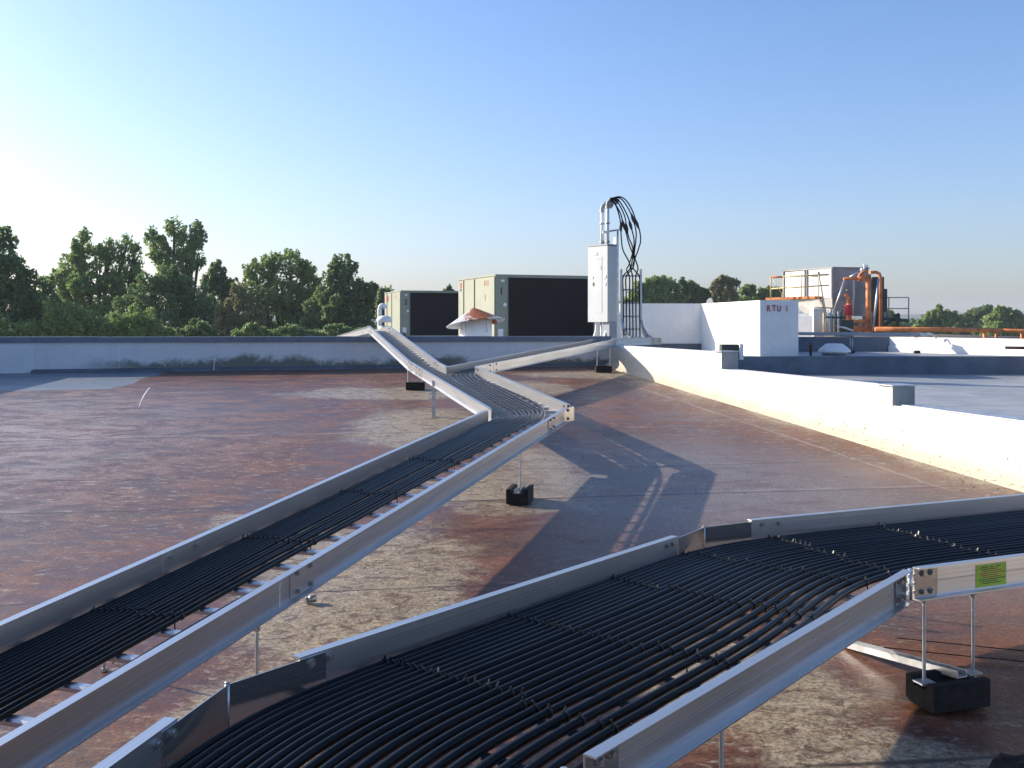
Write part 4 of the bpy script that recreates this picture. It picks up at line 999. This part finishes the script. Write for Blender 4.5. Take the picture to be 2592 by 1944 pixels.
line(t5, 'gauge', M['yellow'], [F(2144, 736, 49), F(2144, 733, 49)], .04, 6)
# grey diagonal braces
for a, c, lb in (((2224, 705), (2210, 838), 'right leaning grey steel brace by the orange risers'), ((2138, 710), (2112, 785), 'left leaning grey steel brace by the pump column'), ((2175, 688), (2152, 702), 'short upper grey brace under the relief vent')):
    b = MB(); b.tube([F(*a, 48.2), F(*c, 48.2)], .055, 6); tag(b.build('steel_brace', M['galv']), lb, 'brace', 'steel braces at the cooling tower')
# small plant below the hopper
t6 = thing('pale_equipment_cabinet', F(2042, 838, 46), 'pale boxy equipment cabinet under the tower hopper', 'cabinet')
b = MB(); b.wall([(F(2024, 0, 46).x, 46.4), (F(2056, 0, 46).x, 46), (F(2064, 0, 46).x, 46.5), (F(2030, 0, 46).x, 47)], .95, F(0, 800, 46).z); b.build('body', M['white'], t6)
b = MB(); b.wall([(F(2028, 0, 46).x, 46.45), (F(2050, 0, 46).x, 46.2), (F(2052, 0, 46).x, 46.6), (F(2030, 0, 46).x, 46.8)], F(0, 800, 46).z, F(0, 793, 46).z); b.build('hood', M['white'], t6)
t7 = thing('pump_skid', F(2090, 835, 47), 'cluttered dark pump skid with thin upright pipes', 'pump')
random.seed(3)
b = MB(); b.wall([(F(2060, 0, 47.5).x, 47.5), (F(2085, 0, 47.5).x, 47.5), (F(2085, 0, 47.5).x, 48), (F(2060, 0, 47.5).x, 48)], .95, F(0, 781, 47.5).z); b.build('control_box', M['panel'], t7)
for k in range(11):
    pxx = 2086+k*4.3+random.uniform(-1.5, 1.5); y0_ = random.uniform(778, 803)
    line(t7, 'upright_pipe', M[random.choice(['tower_d', 'panel2', 'yellow', 'dkgreen', 'white'])], [F(pxx, 842, 47), F(pxx, y0_, 47)], random.uniform(.025, .05))
line(t7, 'manifold', M['tower_d'], [F(2062, 778, 47), F(2110, 780, 47)], .03); line(t7, 'manifold', M['dkgreen'], [F(2090, 803, 47), F(2140, 804, 47)], .05); line(t7, 'manifold', M['white'], [F(2118, 826, 47), F(2140, 830, 47), F(2160, 838, 47)], .05)
b = MB(); b.wall([(F(2126, 0, 47).x, 47), (F(2160, 0, 47).x, 47), (F(2160, 0, 47).x, 48), (F(2126, 0, 47).x, 48)], .95, F(0, 810, 47).z); b.build('motor_housing', M['dkgreen'], t7)
t8 = thing('dark_pipe_rack', F(2260, 840, 50), 'dark horizontal pipe rack right of the tower', 'pipe rack')
for a in (((2232, 806), (2300, 812)), ((2240, 822), (2276, 795)), ((2262, 800), (2274, 796), (2276, 810)), ((2274, 800), (2270, 830))): line(t8, 'pipe', M['dkgreen'], [F(*q, 50) for q in a], .085)

# ---------------------------------------------------------------- trees
def leafcloud(pts_r, n, size, seed, gap=.47, up=.25, fr=.35):
    """pts_r: list of (centre, (rx, ry, rz)) lobes; many small leaf clumps through them, denser near the surface"""
    rnd = random.Random(seed); b = MB(); vols = [a[1][0]*a[1][1]*a[1][2] for a in pts_r]; wts = [v**.72 for v in vols]; tot = sum(wts)
    for (c, rr), wt in zip(pts_r, wts):
        for _ in range(int(n*wt/tot)):
            while True:
                q = V((rnd.uniform(-1, 1), rnd.uniform(-1, 1), rnd.uniform(-1, 1)))
                if .02 < q.length < 1: break
            L = q.length; q = q/L*(L**.45)
            bulge = 1+.40*NZ.noise(q*2.3+c*.7)+.22*NZ.noise(q*6+c)
            p = c+V((q.x*rr[0], q.y*rr[1], q.z*rr[2]))*bulge
            if NZ.noise(p*(1.5/max(.4, size*5)))*.5+.5 < gap-.04 and rnd.random() < .88: continue
            s = size*rnd.uniform(.55, 1.3)
            nrm = V((rnd.uniform(-1, 1), rnd.uniform(-1, 1), rnd.uniform(-.4, 1.2))).normalized()
            a = nrm.orthogonal().normalized(); a.rotate(__import__('mathutils').Quaternion(nrm, rnd.uniform(0, 6.28))); e = nrm.cross(a)
            k = len(b.v)
            b.v += [p-a*s*.5, p-e*s*.30+a*s*.05, p+a*s*.62+nrm*s*.1, p+e*s*.30+a*s*.05]
            b.quadf((k, k+1, k+2, k+3))
    return b
def limbs(base, lobes, r0, seed, extra=2):
    rnd = random.Random(seed); b = MB(); fork = V((base.x, base.y, min(min(l[0].z-l[1][2]*.6 for l in lobes), base.z+5)))
    fork.z = max(fork.z, base.z+1.5)
    b.tube([base, base.lerp(fork, .5)+V((rnd.uniform(-.1, .1), 0, 0)), fork], [r0, r0*.8, r0*.65], 8)
    for c, rr in lobes:
        mid = fork.lerp(c, .5)+V((rnd.uniform(-.3, .3), rnd.uniform(-.3, .3), -.2))
        b.tube([fork, mid, c, c+V((rnd.uniform(-.3, .3), 0, rr[2]*.7))], [r0*.5, r0*.32, r0*.16, r0*.05], 6)
        for _ in range(extra):
            q = V((rnd.uniform(-.7, .7)*rr[0], rnd.uniform(-.6, .6)*rr[1], rnd.uniform(-.2, .8)*rr[2]))
            b.tube([mid, c.lerp(c+q, .5), c+q], [r0*.2, r0*.12, r0*.03], 5)
    return b
TREES = []
def tree(name, Y, lobes_px, leaf, n, size, label, cat='tree', group=None, gap=.47, depth=.75, trunk=True, base_px=None, zb_=-6):
    s = Y/2550.; lobes = []; rnd = random.Random(hash(label) % 1000 if False else len(label)*13+int(Y*7)+int(lobes_px[0][0]))
    for l in lobes_px:
        px_, py_, rx_, ry_ = l; c = at(px_, py_, Y); c.y += rnd.uniform(-.35, .35)*rx_*s
        lobes.append((c, (rx_*s, rx_*s*depth, ry_*s)))
    bx_ = base_px if base_px else sum(l[0] for l in lobes_px)/len(lobes_px)
    base = V(((bx_-1296)*s, Y, zb_)); t = thing(name, base, label, cat, group)
    seed = int(Y*10)+int(bx_)
    big = [(c, (r_[0]*.82, r_[1]*.82, r_[2]*.82)) for c, r_ in lobes]; rs = random.Random(seed+5)
    for c, r_ in lobes:                       # sprays that break up the outline
        for _ in range(11):
            a = rs.uniform(0, 6.28); e = rs.uniform(-.5, 1.45); q = V((cos(a)*cos(e)*r_[0], sin(a)*cos(e)*r_[1], sin(e)*r_[2]))*rs.uniform(.8, 1.12)
            k_ = rs.uniform(.16, .34); big.append((c+q, (r_[0]*k_*.8, r_[1]*k_*.8, r_[2]*k_*1.35)))
    if trunk: limbs(base, lobes, .30 if Y > 40 else .15, seed).build('trunk', M['bark'], t)
    leafcloud(big, int(n*1.75), size*.98, seed, gap-.018).build('crown', LEAF[leaf], t)
G1 = 'trees beyond the back wall on the left'
tree('broadleaf_tree', 46, [(-40, 640, 80, 60), (15, 700, 75, 60), (75, 745, 60, 50), (10, 790, 110, 60), (-60, 740, 90, 80), (112, 800, 45, 45), (50, 840, 90, 50)], 2, 15000, .20, 'dark tree cut off by the left edge behind the wall', group=G1, gap=.40)
tree('broadleaf_tree', 60, [(205, 622, 30, 40), (178, 680, 40, 38), (160, 705, 32, 30), (240, 655, 34, 40), (272, 640, 26, 34), (318, 632, 26, 38), (348, 655, 22, 34), (300, 690, 42, 36), (225, 720, 60, 38), (190, 750, 45, 36), (290, 750, 60, 40), (345, 720, 34, 36), (250, 800, 80, 45)], 0, 15000, .20, 'spreading light green tree with visible forked limbs and sky gaps', group=G1, gap=.50, base_px=268)
tree('broadleaf_tree', 66, [(440, 578, 30, 26), (382, 600, 17, 30), (400, 640, 36, 36), (460, 620, 34, 40), (498, 600, 20, 42), (506, 650, 16, 36), (430, 670, 42, 34), (478, 668, 30, 34), (420, 720, 50, 40), (460, 740, 40, 36)], 0, 13000, .20, 'tallest tree with upright feathery branches behind the wall', group=G1, gap=.53, base_px=460)
tree('broadleaf_tree', 57, [(395, 760, 80, 50), (480, 775, 60, 60), (340, 790, 50, 40), (430, 720, 46, 40), (520, 820, 55, 50), (430, 840, 110, 45)], 2, 11000, .19, 'dense dark rounded tree below the tallest tree', group=G1, gap=.38)
tree('broadleaf_tree', 61, [(545, 695, 28, 26), (530, 720, 28, 26), (565, 735, 34, 28), (590, 745, 20, 32), (550, 765, 42, 28)], 2, 5000, .18, 'small pointed dark tree between the tallest tree and the olive one', group=G1, gap=.44)
tree('broadleaf_tree', 55, [(600, 765, 36, 34), (625, 800, 42, 46), (575, 805, 34, 38), (600, 845, 70, 34)], 3, 6500, .17, 'olive brown leafy tree in the middle of the tree row', group=G1, gap=.47)
tree('broadleaf_tree', 62, [(636, 690, 26, 28), (680, 685, 34, 32), (735, 672, 46, 34), (770, 690, 30, 26), (650, 740, 48, 38), (720, 740, 56, 44), (790, 735, 44, 44), (700, 800, 70, 50), (780, 800, 60, 50), (650, 810, 34, 36)], 0, 16000, .19, 'wide rounded green tree with glimpses of sky through it', group=G1, gap=.46, base_px=720)
tree('broadleaf_tree', 58, [(870, 682, 38, 32), (850, 712, 34, 34), (885, 735, 46, 40), (925, 735, 28, 26), (860, 780, 70, 50), (915, 785, 36, 44), (820, 830, 70, 46), (900, 840, 60, 40), (935, 760, 16, 24)], 2, 14000, .19, 'dark round topped tree at the right end of the row', group=G1, gap=.38, base_px=870)
tree('broadleaf_tree', 50, [(965, 760, 14, 22), (985, 745, 14, 20), (975, 790, 22, 26), (1003, 760, 8, 14)], 2, 900, .20, 'sparse sapling beside the farther air conditioner', group=G1, gap=.55, base_px=975)
tree('broadleaf_tree', 70, [(1136, 735, 7, 12), (1128, 742, 8, 7), (1145, 742, 7, 7)], 2, 420, .22, 'little treetop just showing above the farther air conditioner', group=G1, gap=.35, base_px=1136)
random.seed(11)
for k, (px_, py_, rx_, ry_, lf_) in enumerate([(40, 845, 60, 26, 0), (165, 820, 50, 40, 0), (240, 845, 45, 30, 0), (330, 830, 60, 34, 0), (400, 848, 50, 22, 0), (495, 846, 45, 22, 2), (640, 848, 40, 20, 0), (740, 850, 60, 18, 2), (850, 850, 60, 18, 2), (130, 788, 26, 26, 0)]):
    lb = ['low green bush at the far left above the wall', 'leafy bush left of the spreading tree', 'green bush under the forked limbs', 'sunlit bush in front of the dark rounded tree', 'low bush left below the tallest tree', 'low dark bush right of the sunlit bush', 'small olive bush under the wide tree', 'low dark hedge bush under the wide tree', 'low dark bush beside the tray peak', 'small light bush between the left edge tree and the spreading tree'][k]
    ry_ *= 1.25; rx_ *= 1.15
    tree('leafy_bush', 44+k*.6, [(px_, py_, rx_, ry_), (px_-rx_*.5, py_+6, rx_*.6, ry_*.8), (px_+rx_*.55, py_+8, rx_*.6, ry_*.75)], lf_, 3600, .15, lb, 'bush', 'bushes along the back wall', gap=.38, trunk=False)
G2 = 'trees beyond the parapet on the right'
tree('broadleaf_tree', 85, [(1650, 738, 32, 26), (1690, 722, 24, 20), (1670, 760, 50, 30), (1655, 725, 22, 20), (1620, 760, 40, 36)], 0, 6500, .30, 'rounded green treetop right of the vertical ladder', group=G2, gap=.40)
tree('broadleaf_tree', 88, [(1730, 730, 20, 20), (1755, 738, 26, 24), (1740, 765, 46, 26), (1775, 752, 12, 18), (1790, 745, 9, 12)], 2, 5200, .30, 'darker lower treetop beside the rounded green one', group=G2, gap=.40)
tree('broadleaf_tree', 84, [(1832, 712, 22, 12), (1845, 722, 24, 16), (1815, 740, 16, 22), (1842, 752, 30, 20), (1865, 716, 10, 9)], 3, 3600, .28, 'brownish open tree behind the white enclosure', group=G2, gap=.47)
tree('broadleaf_tree', 87, [(1885, 738, 18, 14), (1902, 735, 10, 12), (1895, 757, 34, 16), (1935, 748, 26, 14), (1962, 745, 24, 16)], 0, 3800, .28, 'low green treetops under the walkway railing', group=G2, gap=.42)
tree('broadleaf_tree', 80, [(2248, 806, 16, 22), (2262, 820, 24, 20), (2240, 835, 30, 16), (2290, 838, 30, 12)], 1, 2600, .28, 'bright low shrub tree right of the cooling tower', group=G2, gap=.44)
tree('broadleaf_tree', 105, [(2378, 782, 8, 9), (2375, 800, 22, 16), (2350, 812, 22, 18), (2400, 808, 26, 18), (2370, 840, 50, 26)], 0, 6000, .36, 'green treetop with a small knob, left of the right hand trees', group=G2, gap=.36)
tree('broadleaf_tree', 118, [(2480, 790, 22, 14), (2500, 785, 16, 10), (2460, 800, 20, 12), (2470, 825, 54, 24), (2430, 820, 26, 18), (2440, 850, 60, 18)], 2, 6500, .38, 'flat topped dark treetop in the right hand group', group=G2, gap=.36)
tree('broadleaf_tree', 100, [(2540, 793, 22, 14), (2530, 812, 40, 20), (2572, 812, 26, 20), (2545, 840, 70, 26), (2600, 815, 30, 20)], 0, 7500, .34, 'pointed green treetop at the right edge', group=G2, gap=.36)
tree('distant_woodland', 160, [(2150, 835, 220, 22), (2330, 838, 120, 20), (2470, 835, 200, 20), (2650, 830, 120, 26)], 2, 9000, .7, 'distant low belt of trees behind the orange pipe', 'woodland', gap=.30, trunk=False)
tree('distant_woodland', 150, [(-100, 850, 300, 26), (250, 846, 300, 26), (650, 850, 300, 24), (950, 848, 200, 22)], 2, 9000, .7, 'distant low belt of trees behind the left tree row', 'woodland', gap=.30, trunk=False)
for o in list(COL.objects):
    if o.name.startswith('distant_woodland'): o['kind'] = 'stuff'

# ---------------------------------------------------------------- the air between here and the hills
b = MB(); b.wall([(-1520, -80), (1620, -80), (1620, 1320), (-1520, 1320)], -7, 26)
hm = bpy.data.materials.new('haze_air'); hm.use_nodes = True; hn_ = hm.node_tree.nodes; hn_.remove(hn_['Principled BSDF'])
pv = hn_.new('ShaderNodeVolumePrincipled'); pv.inputs['Color'].default_value = (.82, .88, 1, 1); pv.inputs['Density'].default_value = .00045; pv.inputs['Anisotropy'].default_value = .0
hm.node_tree.links.new(pv.outputs[0], [n_ for n_ in hn_ if n_.type == 'OUTPUT_MATERIAL'][0].inputs['Volume'])
hz = b.build('haze', hm); tag(hz, None, None, None, 'stuff')

# grit and leaf litter scattered over the red roof
random.seed(21); b = MB()
for _ in range(900):
    y_ = random.uniform(2.2, 15.5); x_ = random.uniform(-.52*y_, min(.52*y_, rx(y_)-.15))
    if random.random() < .5: x_ = rx(y_)-.18-abs(random.gauss(0, .25))
    if y_ > by(x_)-.2 or x_ > rx(y_)-.1: continue
    r_ = random.uniform(.003, .009); c = V((x_, y_, rz(y_)+.007)); a = random.uniform(0, 6.28); k = len(b.v)
    b.v += [c+V((cos(a)*r_, sin(a)*r_, 0)), c+V((-sin(a)*r_*.6, cos(a)*r_*.6, r_*.2)), c+V((-cos(a)*r_, -sin(a)*r_, 0)), c+V((sin(a)*r_*.6, -cos(a)*r_*.6, 0)), c+V((0, 0, r_*.8))]
    for q in range(4): b.quadf((k+q, k+(q+1) % 4, k+4))
tag(b.build('roof_grit', M['bark']), None, None, None, 'stuff')
